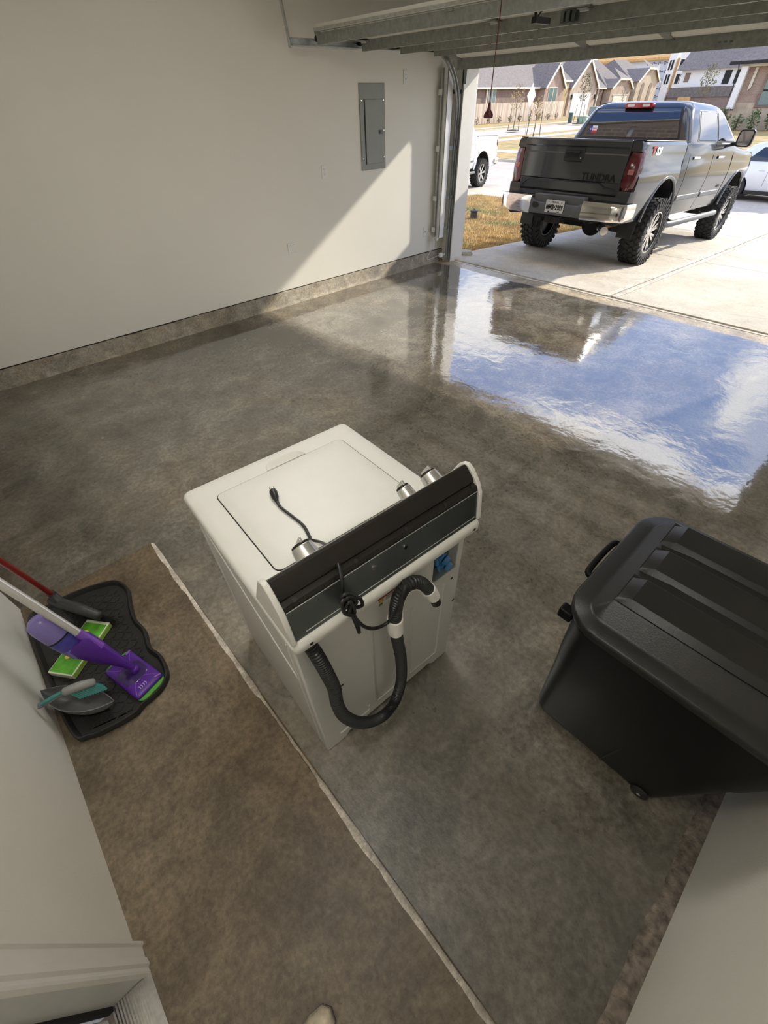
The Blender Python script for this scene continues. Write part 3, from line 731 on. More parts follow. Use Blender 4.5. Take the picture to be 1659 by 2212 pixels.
pl = MB(); pa, pb = wz(596, 1078, 0.957), wz(590, 1062, 0.960); dd = (pb-pa).normalized()
pl.tube([pa-dd*0.012, pa, pa+dd*0.008, pb, pb+dd*0.004], lambda i: (0.006, 0.008, 0.012, 0.0135, 0.012)[i], 10)
plg = pl.build('plug', M_black, wm, smooth=40)
s_ = dd.cross(V(0, 0, 1)).normalized()
pr_ = MB()
for q in (-0.007, 0.007): pr_.cyl(pb+s_*q+V(0, 0, 0.003), pb+s_*q+dd*0.020+V(0, 0, 0.003), 0.0018, n=6)
pr_.cyl(pb-V(0, 0, 0.006), pb+dd*0.024-V(0, 0, 0.006), 0.0024, n=8); pr_.build('prongs', M_chrome, plg)

# ================================================================ big black lidded tote
M_tote = mat('black_tote_plastic', (0.004, 0.004, 0.004), 0.42, var=0.2, scale=8, bump=0.05, bscale=300, spec=0.16)
M_lid = mat('black_tote_lid', (0.017, 0.016, 0.0145), 0.36, var=0.15, scale=5, bump=0.08, bscale=260, spec=0.35)
to = thing('storage_tote', 'large black plastic wheeled tote with ribbed lid beside the right wall', 'tote', (0.16, 1.18, 0))
def tl(t, off, z, r=None):
    """outline at height fraction t (0 base, 1 rim), grown by off"""
    x0, x1 = -0.122+(-0.148+0.122)*t, 0.395+(0.520-0.395)*t
    y0, y1 = 0.945+(0.885-0.945)*t, 1.390+(1.500-1.390)*t
    rr = (0.055+0.04*t) if r is None else r
    return [V(x-0.16, y-1.18, z) for x, y in rrect(x1-x0+2*off, y1-y0+2*off, rr+off, 7, (x0+x1)/2, (y0+y1)/2)]
ZR = 0.755
b = MB()
b.loft([tl(0, -0.03, 0.012), tl(0, -0.006, 0.018), tl(0, 0.0, 0.04), tl(0.60, 0.0, 0.455), tl(0.607, 0.004, 0.459), tl(0.96, 0.004, 0.72), tl(0.965, 0.020, 0.724), tl(1.0, 0.020, ZR)])
b.build('tub', M_tote, to, smooth=40)
l = MB()
l.loft([tl(1, 0.014, ZR-0.012), tl(1, 0.026, ZR-0.010), tl(1, 0.028, ZR+0.012), tl(1, 0.020, ZR+0.020), tl(1, -0.020, ZR+0.020), tl(1, -0.034, ZR+0.026, 0.08), tl(1, -0.072, ZR+0.075, 0.075), tl(1, -0.098, ZR+0.088, 0.07), tl(1, -0.17, ZR+0.094, 0.05)])
l.build('lid', M_lid, to, smooth=50)
for yc, wd in ((-0.165, 0.050), (-0.005, 0.052), (0.150, 0.050)):
    rb = MB(); y0 = yc+0.012; zt = ZR+0.093; h = 0.015
    def sec(x, k): return [V(x, y0-wd-0.018, zt-0.006), V(x, y0+wd+0.018, zt-0.006), V(x, y0+wd, zt+h*k), V(x, y0-wd, zt+h*k)]
    rb.loft([sec(-0.235, -0.6), sec(-0.195, 1.0), sec(0.235, 1.0), sec(0.275, -0.6)])
    rb.build('lid_rib', M_lid, to, bevel=0.006, smooth=30)
for s in (1,):
    hd = MB(); xh = -0.148-0.16-0.026
    hd.tube(spline([V(xh+0.01, -0.10, ZR-0.01), V(xh-0.018, -0.085, ZR-0.006), V(xh-0.018, 0.085, ZR-0.006), V(xh+0.01, 0.10, ZR-0.01)], 6), 0.011, 8)
    hd.build('handle', M_tote, to, smooth=60)
MB().box((-0.148-0.16-0.035, -0.285, ZR-0.055), (-0.148-0.16+0.01, -0.245, ZR-0.015)).build('latch', M_tote, to, bevel=0.006)
for x in (0.36,):
    wv = MB().cyl((x-0.185, -0.245, 0.032), (x-0.185, -0.195, 0.032), 0.032, n=20)
    w_ = wv.build('wheel', M_rubber, to, bevel=0.006)
    MB().cyl((x-0.185, -0.249, 0.034), (x-0.185, -0.244, 0.034), 0.007, n=10).build('axle_cap', M_chrome, w_)
    w2 = MB().cyl((x-0.185, 0.15, 0.032), (x-0.185, 0.20, 0.032), 0.032, n=20).build('wheel', M_rubber, to, bevel=0.006)
sm = MB(); sm.tube([V(0.02, -0.237, 0.03), V(0.06, -0.262, 0.44)], 0.0025, 6); sm.build('mould_seam', M_tote, to)

# ================================================================ boot tray with cleaning tools
M_tray = mat('black_tray_rubber', (0.020, 0.019, 0.018), 0.5, var=0.25, scale=10)
ZS = 0.0205
opx = [(150, 1583), (190, 1591), (240, 1571), (292, 1541), (306, 1524), (346, 1488), (362, 1452), (347, 1413), (324, 1394), (313, 1358), (291, 1332), (282, 1300), (276, 1268), (250, 1252), (206, 1261), (160, 1277)]
outl = [on_z(x, y, 0.052) for x, y in opx]
outl = [V(p.x, max(p.y, -0.594), 0) for p in outl] + [V(-2.13, -0.47, 0), V(-2.10, -0.585, 0), V(-1.75, -0.594, 0)]
tc_ = V(-1.67, -0.37, ZS)
ol = [p-V(tc_.x, tc_.y, 0) for p in spline(outl, 6, closed=True)]
def shr(k):
    out = []; n = len(ol)
    for i, p in enumerate(ol):
        t = (ol[(i+1) % n]-ol[i-1]).normalized(); nn = V(-t.y, t.x, 0)
        if nn.dot(p) > 0: nn = -nn
        out.append(p+nn*k)
    return out
tray = thing('boot_tray', 'black rubber boot tray with wavy raised rim against the house wall', 'tray', tc_)
def lz(k, z): return [V(p.x, p.y, z) for p in shr(k)]
MB().loft([lz(0.006, 0.001), lz(0, 0.004), lz(0.001, 0.028), lz(0.004, 0.033), lz(0.010, 0.033), lz(0.014, 0.028), lz(0.022, 0.008), lz(0.040, 0.006)]).build('tray_body', M_tray, tray, smooth=45)
tr_ = MB()
for i in range(26):
    for j in range(13):
        x, y = -0.38+0.030*i, -0.19+0.030*j
        p = V(x, y, 0)
        inside = False; n = len(ol)
        for a in range(n):
            p1, p2 = ol[a], ol[a-1]
            if (p1.y > y) != (p2.y > y) and x < (p2.x-p1.x)*(y-p1.y)/(p2.y-p1.y)+p1.x: inside = not inside
        if not inside or min((q-p).length for q in ol) < 0.045: continue
        an = math.radians(45 if (i+j) % 2 else -45)
        tr_.box((-0.013, -0.0035, 0.0055), (0.013, 0.0035, 0.0088), Matrix.Translation((x, y, 0)) @ Matrix.Rotation(an, 4, 'Z'))
tr_.build('tread_bars', M_tray, tray)

ZT = ZS+0.009
# broom
bt = on_z(258, 1345, ZT+0.002); hA = on_z(122, 1300, 0.155); hB = on_z(213, 1330, 0.118)
h0 = on_z(113, 1284, 0.20); h1 = on_z(0, 1211, 0.62); hd_ = (h1-h0).normalized(); h2 = h0+hd_*((-0.592-h0.y)/hd_.y) if abs(hd_.y) > 1e-4 else h0+hd_*1.2
if (h2-h0).length > 1.35 or (h2-h0).length < 0.4: h2 = h0+hd_*1.2
br = thing('broom', 'broom with red handle and dark bristles standing in the boot tray', 'broom', V(hB.x, hB.y, ZT))
O_ = br.location.copy()
def L_(p): return p-O_
MB().tube([L_(h0+(h0-h1).normalized()*0.02), L_(h0), L_(h2)], 0.0125, 12).build('handle', mat('red_handle', (0.27, 0.018, 0.018), 0.3, var=0.08), br)
M_dgrey = mat('dark_grey_plastic', (0.040, 0.040, 0.040), 0.45, var=0.15)
hm = hA.lerp(hB, 0.5)
MB().tube([L_(h0+hd_*0.02), L_(h0), L_(hA.lerp(hB, 0.12)), L_(hA.lerp(hB, 0.3))], lambda i: (0.017, 0.019, 0.023, 0.020)[i], 12).build('socket', M_dgrey, br)
hx = (hB-hA).normalized()
hbar = MB(); path = [L_(hA-hx*0.045+V(0, 0, -0.01)), L_(hA-hx*0.03), L_(hA), L_(hm+V(0, 0, 0.006)), L_(hB), L_(hB+hx*0.012)]
hbar.tube(path, lambda i: (0.012, 0.020, 0.025, 0.027, 0.022, 0.014)[i], 12); hbar.build('head', M_dgrey, br, smooth=60)
bs = MB(); r2 = random.Random(3)
for k in range(260):
    t = r2.random(); a = hA.lerp(hB, t) + V(r2.uniform(-.014, .014), r2.uniform(-.014, .014), -0.012)
    tip = V(hA.x+0.02, hA.y-0.02, 0).lerp(V(bt.x, bt.y, 0), 0.15+0.85*t) + V(r2.uniform(-.018, .018), r2.uniform(-.018, .018), ZT+0.002+0.01*r2.random())
    bs.cyl(L_(a), L_(tip), 0.0016, 0.0008, n=4)
bs.build('bristles', M_black, br)

# green and white box of pads
gb0 = on_z(226, 1345, ZT+0.035); gb1 = on_z(143, 1462, ZT+0.035)
M_green = mat('green_print', (0.10, 0.36, 0.03), 0.4, var=0.5, scale=18); M_cream = mat('box_cream', (0.78, 0.78, 0.62), 0.5)
gx = thing('pad_box', 'flat green and white box of cleaning pads lying in the tray', 'box', ((gb0+gb1)*0.5).xy.to_3d()+V(-0.035, -0.02, ZT))
dv = (gb0-gb1); dv.z = 0; ln = dv.length; gx.rotation_euler[2] = math.atan2(dv.y, dv.x)
MB().box((-ln/2, -0.062, 0), (ln/2, 0.062, 0.034)).build('carton', M_cream, gx, bevel=0.003)
MB().box((-ln/2+0.006, -0.058, 0.034), (ln/2-0.016, 0.058, 0.0346)).build('printed_front', M_green, gx)
MB().box((-ln/2+0.004, -0.0626, 0.006), (ln/2-0.004, -0.062, 0.029)).build('printed_edge', mat('lime_print', (0.30, 0.55, 0.05), 0.4), gx)
for q, c_ in ((-0.055, (0.75, 0.62, 0.1)), (0.02, (0.75, 0.75, 0.7)), (0.07, (0.7, 0.6, 0.12))):
    MB().cyl((q, 0.02, 0.0346), (q, 0.02, 0.0352), 0.014, n=14).build('print_spot', mat('print_colour', c_, 0.5), gx)

# spray mop
M_purp = mat('purple_plastic', (0.085, 0.016, 0.27), 0.38, var=0.08); M_purp2 = mat('light_purple', (0.20, 0.07, 0.44), 0.35, var=0.05)
M_purpc = mat('clear_purple', (0.035, 0.012, 0.11), 0.12, var=0.2, coat=0.6); M_lav = mat('lavender_bottle', (0.22, 0.18, 0.46), 0.25, var=0.12, scale=9)
P0 = on_z(290, 1444, ZT+0.05); PT = V(-1.86, -0.588, 1.25)
mp = thing('spray_mop', 'purple spray mop with silver handle and lavender bottle in the tray', 'mop', V(P0.x, P0.y, ZT))
O_ = mp.location.copy(); ax = (PT-P0).normalized()
tohead = [on_z(x, y, ZT+0.022) for x, y in ((238, 1452), (291, 1386), (343, 1474), (281, 1516))]
cen = sum(tohead, V(0, 0, 0))/4
e1 = ((tohead[1]+tohead[2])-(tohead[0]+tohead[3])); e2 = ((tohead[2]+tohead[3])-(tohead[0]+tohead[1]))
u1 = V(e1.x, e1.y, 0).normalized(); u2 = V(-u1.y, u1.x, 0)
if u2.dot(e2) < 0: u2 = -u2
hw, hl = e1.length/4, e2.length/4
def hp_(a, b2, z): return L_(cen+u1*a+u2*b2)*1.0 + V(0, 0, 0) if False else (cen-O_+u1*a+u2*b2).xy.to_3d()+V(0, 0, z)
M_gpad = mat('green_pad', (0.10, 0.38, 0.05), 0.8, var=0.15, scale=60)
def rr3(w, h, r, z, c=(0, 0)): return [hp_(x, y, z) for x, y in rrect(w, h, r, 4, *c)]
MB().loft([rr3(2*hw-0.012, 2*hl+0.034, 0.025, 0.001), rr3(2*hw-0.008, 2*hl+0.040, 0.028, 0.006), rr3(2*hw-0.012, 2*hl+0.03, 0.025, 0.011)]).build('pad', M_gpad, mp, smooth=60)
hdp = MB().loft([rr3(2*hw-0.006, 2*hl, 0.012, 0.011), rr3(2*hw-0.004, 2*hl+0.004, 0.014, 0.018), rr3(2*hw-0.014, 2*hl-0.01, 0.014, 0.026), rr3(2*hw-0.05, 2*hl-0.06, 0.02, 0.031)]).build('head', M_purp, mp, smooth=60)
arcA = []
for sgn in (-1, 1):
    pts = [hp_(-hw*0.85+sgn*0 + (2*hw*0.85)*k/10, sgn*(hl*0.92-hl*0.55*math.sin(math.pi*k/10)), 0.030) for k in range(11)]
    MB().tube(pts, 0.0022, 6).build('moulded_line', M_purp2, hdp)
MB().loft([rr3(2*hw-0.03, hl*0.95, 0.03, 0.029, (0.0, 0.0)), rr3(2*hw-0.05, hl*0.85, 0.03, 0.034, (0.0, 0.0))]).build('clear_plate', M_purpc, mp, smooth=60)
for s in (-1, 1): MB().tube([hp_(hw*0.55, s*hl*0.86, 0.029), hp_(hw*0.92, s*hl*0.93, 0.026)], 0.006, 8).build('grip_tab', M_purp2, hdp)
lg = MB()      # small script-like mark on the head corner
for k in range(4): lg.tube([hp_(-hw*0.42+0.010*k, hl*0.80, 0.0305), hp_(-hw*0.36+0.010*k, hl*0.74, 0.0310), hp_(-hw*0.40+0.010*k, hl*0.68, 0.0308)], 0.0014, 5)
lg.build('brand_mark', mat('mark_white', (0.7, 0.7, 0.7), 0.5), hdp)
MB().sphere(P0-O_-V(0, 0, 0.008), 0.020).build('swivel_joint', M_purp, mp)
side = ax.cross(V(0, 0, 1)).normalized(); side2 = side.cross(ax).normalized()
tow = V(-0.55, -0.80, 0.0); tow = (tow-ax*tow.dot(ax)).normalized(); lat = ax.cross(tow).normalized()
def ring(t, a, b2, off, n=18): return [P0-O_+ax*t+tow*(off+a*math.cos(2*math.pi*k/n))+lat*(b2*math.sin(2*math.pi*k/n)) for k in range(n)]
MB().loft([ring(0.0, 0.012, 0.012, 0), ring(0.03, 0.014, 0.015, 0.002), ring(0.08, 0.026, 0.024, 0.012), ring(0.15, 0.048, 0.036, 0.032), ring(0.22, 0.068, 0.046, 0.048), ring(0.26, 0.070, 0.046, 0.050), ring(0.275, 0.062, 0.040, 0.046)]).build('spray_housing', M_purp, mp, smooth=60)
MB().tube([P0-O_+ax*0.19-tow*0.004, P0-O_+ax*0.305], 0.0185, 14).build('handle_collar', M_purp2, mp, smooth=50)
MB().tube([P0-O_+ax*0.29, P0-O_+ax*0.46], 0.0160, 14).build('handle_tube', mat('silver_tube', (0.66, 0.65, 0.62), 0.3, 0.6, var=0.04), mp)
MB().tube([P0-O_+ax*0.46, P0-O_+ax*((PT-P0).length)], 0.0170, 14).build('handle_tube', mat('silver_tube_upper', (0.66, 0.65, 0.62), 0.3, 0.6, var=0.04), mp)
MB().tube([P0-O_+ax*0.24+tow*0.024, P0-O_+ax*0.9+tow*0.019], 0.004, 8).build('trigger_rod', M_galv, mp)
bo = MB().loft([ring(0.22, 0.048, 0.044, 0.068), ring(0.27, 0.052, 0.046, 0.070), ring(0.34, 0.054, 0.048, 0.072), ring(0.405, 0.052, 0.046, 0.072), ring(0.435, 0.044, 0.040, 0.070), ring(0.45, 0.028, 0.026, 0.068)]).build('bottle', M_lav, mp, smooth=60)
MB().loft([ring(0.272, 0.0530, 0.0470, 0.070), ring(0.328, 0.0550, 0.0490, 0.0717)]).build('bottle_label', mat('label_blue', (0.06, 0.05, 0.30), 0.35, var=0.3, scale=25), bo, smooth=60)
MB().loft([ring(0.328, 0.0550, 0.0490, 0.0717), ring(0.335, 0.0552, 0.0492, 0.072)]).build('label_band', M_dark, bo, smooth=60)

# dustpan with clipped hand brush
M_dust = mat('grey_dustpan', (0.17, 0.175, 0.175), 0.4, var=0.08); M_teal = mat('teal_plastic', (0.04, 0.22, 0.21), 0.4, var=0.1); M_dpg = mat('brush_grey', (0.27, 0.27, 0.26), 0.35)
dp = thing('dustpan', 'grey dustpan tipped against the house wall in the tray corner', 'dustpan', V(-1.47, -0.50, ZT))
O_ = dp.location.copy()
ea, eb = on_z(86, 1492, 0.135), on_z(247, 1514, 0.10)
mid_ = (ea+eb)*0.5; du = (eb-ea); hl_ = du.length/2; du.normalize(); dn = V(-du.y, du.x, 0).normalized()
if dn.y > 0: dn = -dn                                   # towards the wall
n_u, n_v = 18, 9; outer, inner = [], []
for i in range(n_u+1):
    t = -1+2*i/n_u; wdt = max(0.0, 1-abs(t)**2.2)
    ro, ri = [], []
    for k in range(n_v+1):
        a = math.pi*k/n_v                                # from the room-side lip under the belly to the wall-side lip
        off = 0.055*wdt*math.cos(a); dep = 0.098*wdt**0.75*math.sin(a)
        p = mid_+du*(t*hl_)-dn*(off-0.012*wdt)+V(0, 0, -dep)
        p.y = max(p.y, YB+0.006); p.z = max(p.z, ZT+0.002)
        ro.append(p-O_); q = mid_+du*(t*hl_*0.98)-dn*(off*0.93-0.012*wdt)+V(0, 0, -dep*0.93+0.001); q.y = max(q.y, YB+0.008); q.z = max(q.z, ZT+0.005); ri.append(q-O_)
    outer.append(ro+ri[::-1])
MB().loft(outer).build('pan', M_dust, dp, smooth=60)
hb = thing('hand_brush', 'small hand brush with teal grip and bristles on the dustpan', 'brush', on_z(165, 1497, 0.17))
O_ = hb.location.copy()
q0, q1, q2, q3 = on_z(50, 1545, 0.21), on_z(88, 1524, 0.205), on_z(140, 1494, 0.20), on_z(203, 1473, 0.175)
for p in (q0, q1): p.y = max(p.y, YB+0.016)
MB().tube([L_(q0), L_(q0.lerp(q1, 0.3)), L_(q1), L_(q2)], lambda i: (0.010, 0.013, 0.011, 0.012)[i], 10, flat=0.75).build('grip', M_dust, hb, smooth=60)
MB().tube([L_(q1.lerp(q2, 0.05))+V(0, 0, 0.006), L_(q1.lerp(q2, 0.9))+V(0, 0, 0.006)], 0.0085, 8).build('grip_inlay', M_teal, hb, smooth=60)
MB().tube([L_(q2-(q3-q2)*0.1), L_(q2), L_(q2.lerp(q3, 0.5))+V(0, 0, 0.004), L_(q3), L_(q3+(q3-q2)*0.06)], lambda i: (0.010, 0.017, 0.020, 0.017, 0.008)[i], 12).build('brush_back', M_dpg, hb, smooth=60)
tb = MB()
for k in range(11):
    for j in (-1, 0, 1):
        a = q2.lerp(q3, 0.05+0.09*k)+V(0.008*j, 0.004*j, -0.010)
        tb.cyl(L_(a), L_(a+V(0.022+0.006*j, 0.020, -0.036)), 0.0045, 0.0062, n=6)
tb.build('bristles', M_teal, hb)

# toe of a pale shoe at the very bottom
sc = on_z(728, 2198, ZS+0.03)
sh = thing('shoe', 'toe of a pale worn canvas shoe on the tan slab', 'shoe', V(sc.x-0.003, sc.y-0.135, ZS), (0, 0, math.radians(10)))
def sol(k, z, f=1.0): return [V(x*k, y*f, z) for x, y in [(0.0, 0.135), (0.028, 0.124), (0.044, 0.09), (0.047, 0.04), (0.036, -0.04), (0.036, -0.10), (0.022, -0.135), (0, -0.142), (-0.022, -0.135), (-0.035, -0.10), (-0.034, -0.04), (-0.043, 0.04), (-0.040, 0.09), (-0.026, 0.124)]]
MB().loft([sol(0.97, 0.0), sol(1.0, 0.004), sol(1.0, 0.020)]).build('sole', mat('shoe_sole', (0.10, 0.085, 0.07), 0.6), sh, smooth=50)
MB().loft([sol(0.97, 0.020, 0.98), sol(0.97, 0.035, 0.97), sol(0.85, 0.052, 0.90), sol(0.6, 0.065, 0.7), sol(0.3, 0.07, 0.5)]).build('upper', mat('shoe_canvas', (0.62, 0.54, 0.40), 0.8, var=0.5, scale=30), sh, smooth=60)

# ================================================================ vehicles
M_glass = mat('tinted_glass', (0.012, 0.014, 0.016), 0.04, var=0.1, ior=1.7, coat=0.4)
M_tyre = mat('tyre_rubber', (0.022, 0.021, 0.020), 0.75, var=0.3, scale=12)
M_rimd = mat('dark_rim', (0.03, 0.03, 0.03), 0.3, 0.6)
M_rims = mat('machined_rim', (0.62, 0.60, 0.57), 0.22, 0.9)
M_under = mat('underbody', (0.02, 0.019, 0.018), 0.8)
M_tail = mat('smoked_red_lens', (0.085, 0.008, 0.012), 0.12, var=0.3, scale=9, coat=0.6)
M_tailr = mat('red_lens', (0.38, 0.015, 0.02), 0.15, coat=0.5)
M_grey = mat('grey_bumper_plastic', (0.13, 0.135, 0.14), 0.5, var=0.08)
M_tw = mat('print_white', (0.75, 0.75, 0.75), 0.5); M_tr = mat('print_red', (0.5, 0.02, 0.02), 0.5); M_tb = mat('print_blue', (0.01, 0.03, 0.2), 0.5)
def text_part(s, size, ext, mtx, m, parent, name, width=None, bold=0.0):
    cu = bpy.data.curves.new('txt', 'FONT'); cu.body = s; cu.size = size; cu.extrude = ext; cu.align_x = 'CENTER'; cu.align_y = 'CENTER'
    cu.resolution_u = 2; cu.offset = bold
    o = bpy.data.objects.new('txt', cu); C.objects.link(o)
    dg = bpy.context.evaluated_depsgraph_get(); me = bpy.data.meshes.new_from_object(o.evaluated_get(dg))
    bpy.data.objects.remove(o); bpy.data.curves.remove(cu)
    if width:
        xs_ = [v.co.x for v in me.vertices]; k = width/(max(xs_)-min(xs_)); me.transform(Matrix.Diagonal((k, 1, 1, 1)))
    me.transform(mtx); me.materials.clear()
    return link(name, me, m, parent, smooth=0)
def paint(name, col, rough=0.22):
    return mat(name, col, rough, 0.15, var=0.04, scale=3, coat=0.45)

def wheel_meshes(R, W, rim, kind):
    """tyre, tread, rim meshes with the axle along x, outer face at +x"""
    t = MB(); h = W/2
    t.lathe([(rim-0.01, -h*0.75), (rim, -h*0.86), (rim+0.03, -h*0.97), (R*0.86, -h), (R*0.955, -h*0.90), (R*0.972, -h*0.7), (R*0.972, h*0.7), (R*0.955, h*0.90), (R*0.86, h), (rim+0.03, h*0.97), (rim, h*0.86), (rim-0.01, h*0.75)], axis='x', n=48, cap=False)
    tr = MB(); nl = 30
    for k in range(nl):
        for row in range(4):
            a = 2*math.pi*(k+0.5*(row % 2))/nl
            xo = (-0.76, -0.27, 0.27, 0.76)[row]*h
            sx = (0.40, 0.40, 0.40, 0.40)[row]*h*0.95; sy = R*2*math.pi/nl*0.66
            mt = Matrix.Rotation(a, 4, 'X') @ Matrix.Translation((xo, 0, R*0.972)) @ Matrix.Rotation((0.35, -0.5, 0.5, -0.35)[row], 4, 'Z')
            if row in (0, 3): mt = mt @ Matrix.Rotation(0.28 if row == 3 else -0.28, 4, 'Y')
            tr.box((-sx/2, -sy/2, -0.02), (sx/2, sy/2, R*0.028+ (0.004 if row in (1, 2) else -0.006)), mt)
        a = 2*math.pi*k/nl
        for s in (-1, 1):
            mt = Matrix.Rotation(a, 4, 'X') @ Matrix.Translation((s*h*0.95, 0, R*0.90))
            tr.box((-0.014, -0.022, -0.05), (0.014, 0.022, 0.05), mt)
    r = MB()
    r.lathe([(rim*0.93, -h*0.8), (rim*1.03, -h*0.84), (rim*1.03, -h*0.78), (rim*0.93, -h*0.6), (rim*0.92, h*0.66), (rim*1.02, h*0.80), (rim*1.045, h*0.86), (rim*0.985, h*0.88), (rim*0.95, h*0.74), (rim*0.90, h*0.25), (0.05, h*0.20), (0.05, -h*0.1), (rim*0.86, -h*0.3)], axis='x', n=40, cap=False)
    sp = MB(); ns = 6 if kind == 'six' else 8
    for k in range(ns):
        a = 2*math.pi*k/ns
        offs = (0.0,) if kind == 'six' else (-0.13, 0.13)
        for o in offs:
            mt = Matrix.Rotation(a+o, 4, 'X')
            w0, w1 = (0.045, 0.075) if kind == 'six' else (0.026, 0.036)
            z1 = rim*0.95
            lo = [mt @ V(x, y, 0.045) for x, y in ((h*0.28, -w0/2), (h*0.62, -w0/2), (h*0.62, w0/2), (h*0.28, w0/2))]
            hi = [mt @ V(x, y, z1) for x, y in ((h*0.45, -w1/2), (h*0.74, -w1/2), (h*0.74, w1/2), (h*0.45, w1/2))]
            sp.loft([lo, hi])
    sp.lathe([(rim*0.985, h*0.84), (rim*1.05, h*0.84), (rim*1.05, h*0.90), (rim*0.985, h*0.90), (rim*0.985, h*0.84)], axis='x', n=40, cap=False)
    hubm = MB().lathe([(0.075, h*0.2), (0.075, h*0.60), (0.055, h*0.66), (0.03, h*0.70), (0.001, h*0.70)], axis='x', n=20)
    return t, tr, r, sp, hubm

def make_truck(name, label, loc, rot, pt, R=0.44, lift=0.0, rims='eight', main=True, rim_mats=(None, None), scale=1.0):
    T = thing(name, label, 'pickup truck', loc, rot); T.scale = (scale,)*3
    rd, rs = rim_mats[0] or M_rimd, rim_mats[1] or M_rims
    AC, AR = 0.54, 0.585                     # arch centre height and radius
    bed_half = [(0.0, 0.70), (0.62, 0.70), (0.70, 0.62), (0.90, 0.60), (0.955, 0.635), (0.985, 0.80), (1.0, 1.0), (1.003, 1.13), (0.99, 1.22), (0.972, 1.27), (0.968, 1.40), (0.955, 1.49), (0.93, 1.52), (0.80, 1.525), (0.0, 1.525)]
    def sec(half, v, k=1.0, dz=0.0):
        r = [V(u*k, v, w+dz) for u, w in half]; l = [V(-u*k, v, w+dz) for u, w in half[-2:0:-1]]
        return r+l
    b = MB().loft([sec(bed_half, -1.165, 0.965), sec(bed_half, -1.15, 0.975), sec(bed_half, -1.0, 0.99), sec(bed_half, -0.5), sec(bed_half, 0.0), sec(bed_half, 0.375)])
    bed = b.build('bed', pt, T, smooth=30)
    c1 = MB().box((-0.77, -1.5, 0.93), (0.77, 0.33, 1.8)).build('cut', None, T)
    c2 = MB().cyl((-1.3, 0, AC), (-0.62, 0, AC), AR, n=40).build('cut', None, T)
    c3 = MB().cyl((0.62, 0, AC), (1.3, 0, AC), AR, n=40).build('cut', None, T)
    c4 = MB().box((0.795, -1.4, 1.0), (1.2, -1.10, 1.42)).build('cut', None, T)
    c5 = MB().box((-1.2, -1.4, 1.0), (-0.795, -1.10, 1.42)).build('cut', None, T)
    carve(bed, [c1, c2, c3, c4, c5])
    for s in (-1, 1): MB().box((s*0.86-0.07, -1.12, 1.522), (s*0.86+0.07, 0.36, 1.534)).build('bed_rail_cap', M_black, T, bevel=0.006)
    # cab and nose
    cab_half = [(0.0, 0.66), (0.70, 0.62), (0.88, 0.59), (0.945, 0.62), (0.975, 0.78), (0.995, 1.0), (1.0, 1.15), (0.985, 1.28), (0.972, 1.36), (0.972, 1.44), (0.955, 1.50), (0.90, 1.52), (0.0, 1.52)]
    nose = lambda top, k: [(u*k, w if w < 1.2 else 1.2+(w-1.2)*(top-1.2)/0.32) for u, w in cab_half]
    b = MB().loft([sec(cab_half, 0.395, 0.992), sec(cab_half, 0.42), sec(cab_half, 1.5), sec(cab_half, 2.70), sec(nose(1.47, 0.998), 3.05), sec(nose(1.44, 0.995), 3.6), sec(nose(1.40, 0.985), 4.2), sec(nose(1.36, 0.955), 4.45), sec(nose(1.30, 0.90), 4.56)])
    cabo = b.build('cab', pt, T, smooth=30)
    c2 = MB().cyl((-1.3, 3.70, AC), (-0.60, 3.70, AC), AR, n=40).build('cut', None, T)
    c3 = MB().cyl((0.60, 3.70, AC), (1.3, 3.70, AC), AR, n=40).build('cut', None, T)
    carve(cabo, [c2, c3])
    lv = [(1.49, 0.41, 3.02, 0.955, 0.10), (1.56, 0.425, 2.88, 0.93, 0.12), (1.72, 0.465, 2.57, 0.855, 0.14), (1.87, 0.535, 2.27, 0.775, 0.16), (1.94, 0.60, 2.12, 0.715, 0.18), (1.975, 0.72, 1.98, 0.62, 0.2), (1.99, 0.95, 1.75, 0.45, 0.2)]
    g = MB().loft([[V(x, y, w) for x, y in rrect(2*u, v1-v0, r, 6, 0, (v0+v1)/2)] for w, v0, v1, u, r in lv])
    g.build('cab_roof', pt, T, smooth=40)
    def us(w):
        for (w0, _, _, u0, _), (w1, _, _, u1, _) in zip(lv, lv[1:]):
            if w0 <= w <= w1: return u0+(u1-u0)*(w-w0)/(w1-w0)
    def vr(w):
        for (w0, a0, _, _, _), (w1, a1, _, _, _) in zip(lv, lv[1:]):
            if w0 <= w <= w1: return a0+(a1-a0)*(w-w0)/(w1-w0)
    def vf(w):
        for (w0, _, a0, _, _), (w1, _, a1, _, _) in zip(lv, lv[1:]):
            if w0 <= w <= w1: return a0+(a1-a0)*(w-w0)/(w1-w0)
    def side_glass(nm, top, bot, s, off, m, par=T):
        """glass between polyline top and bottom given as (v, w)"""
        mb = MB(); rows = []
        for k in range(7):
            t = k/6
            rows.append([V(s*(us(wb+(wt-wb)*t)+off), vb+(vt-vb)*t, wb+(wt-wb)*t) for (vb, wb), (vt, wt) in zip(bot, top)])
        inner = [[p-V(s*0.012, 0, 0) for p in r] for r in rows]
        mb.loft(rows, closed=False); 
        bd = rows[0]+[r[-1] for r in rows[1:]]+list(reversed(rows[-1][:-1]))+[r[0] for r in reversed(rows[1:-1])]
        bi = [p-V(s*0.012, 0, 0) for p in bd]
        mb.loft([bd, bi], cap=False)
        return mb.build(nm, m, par, smooth=60, weld=True)
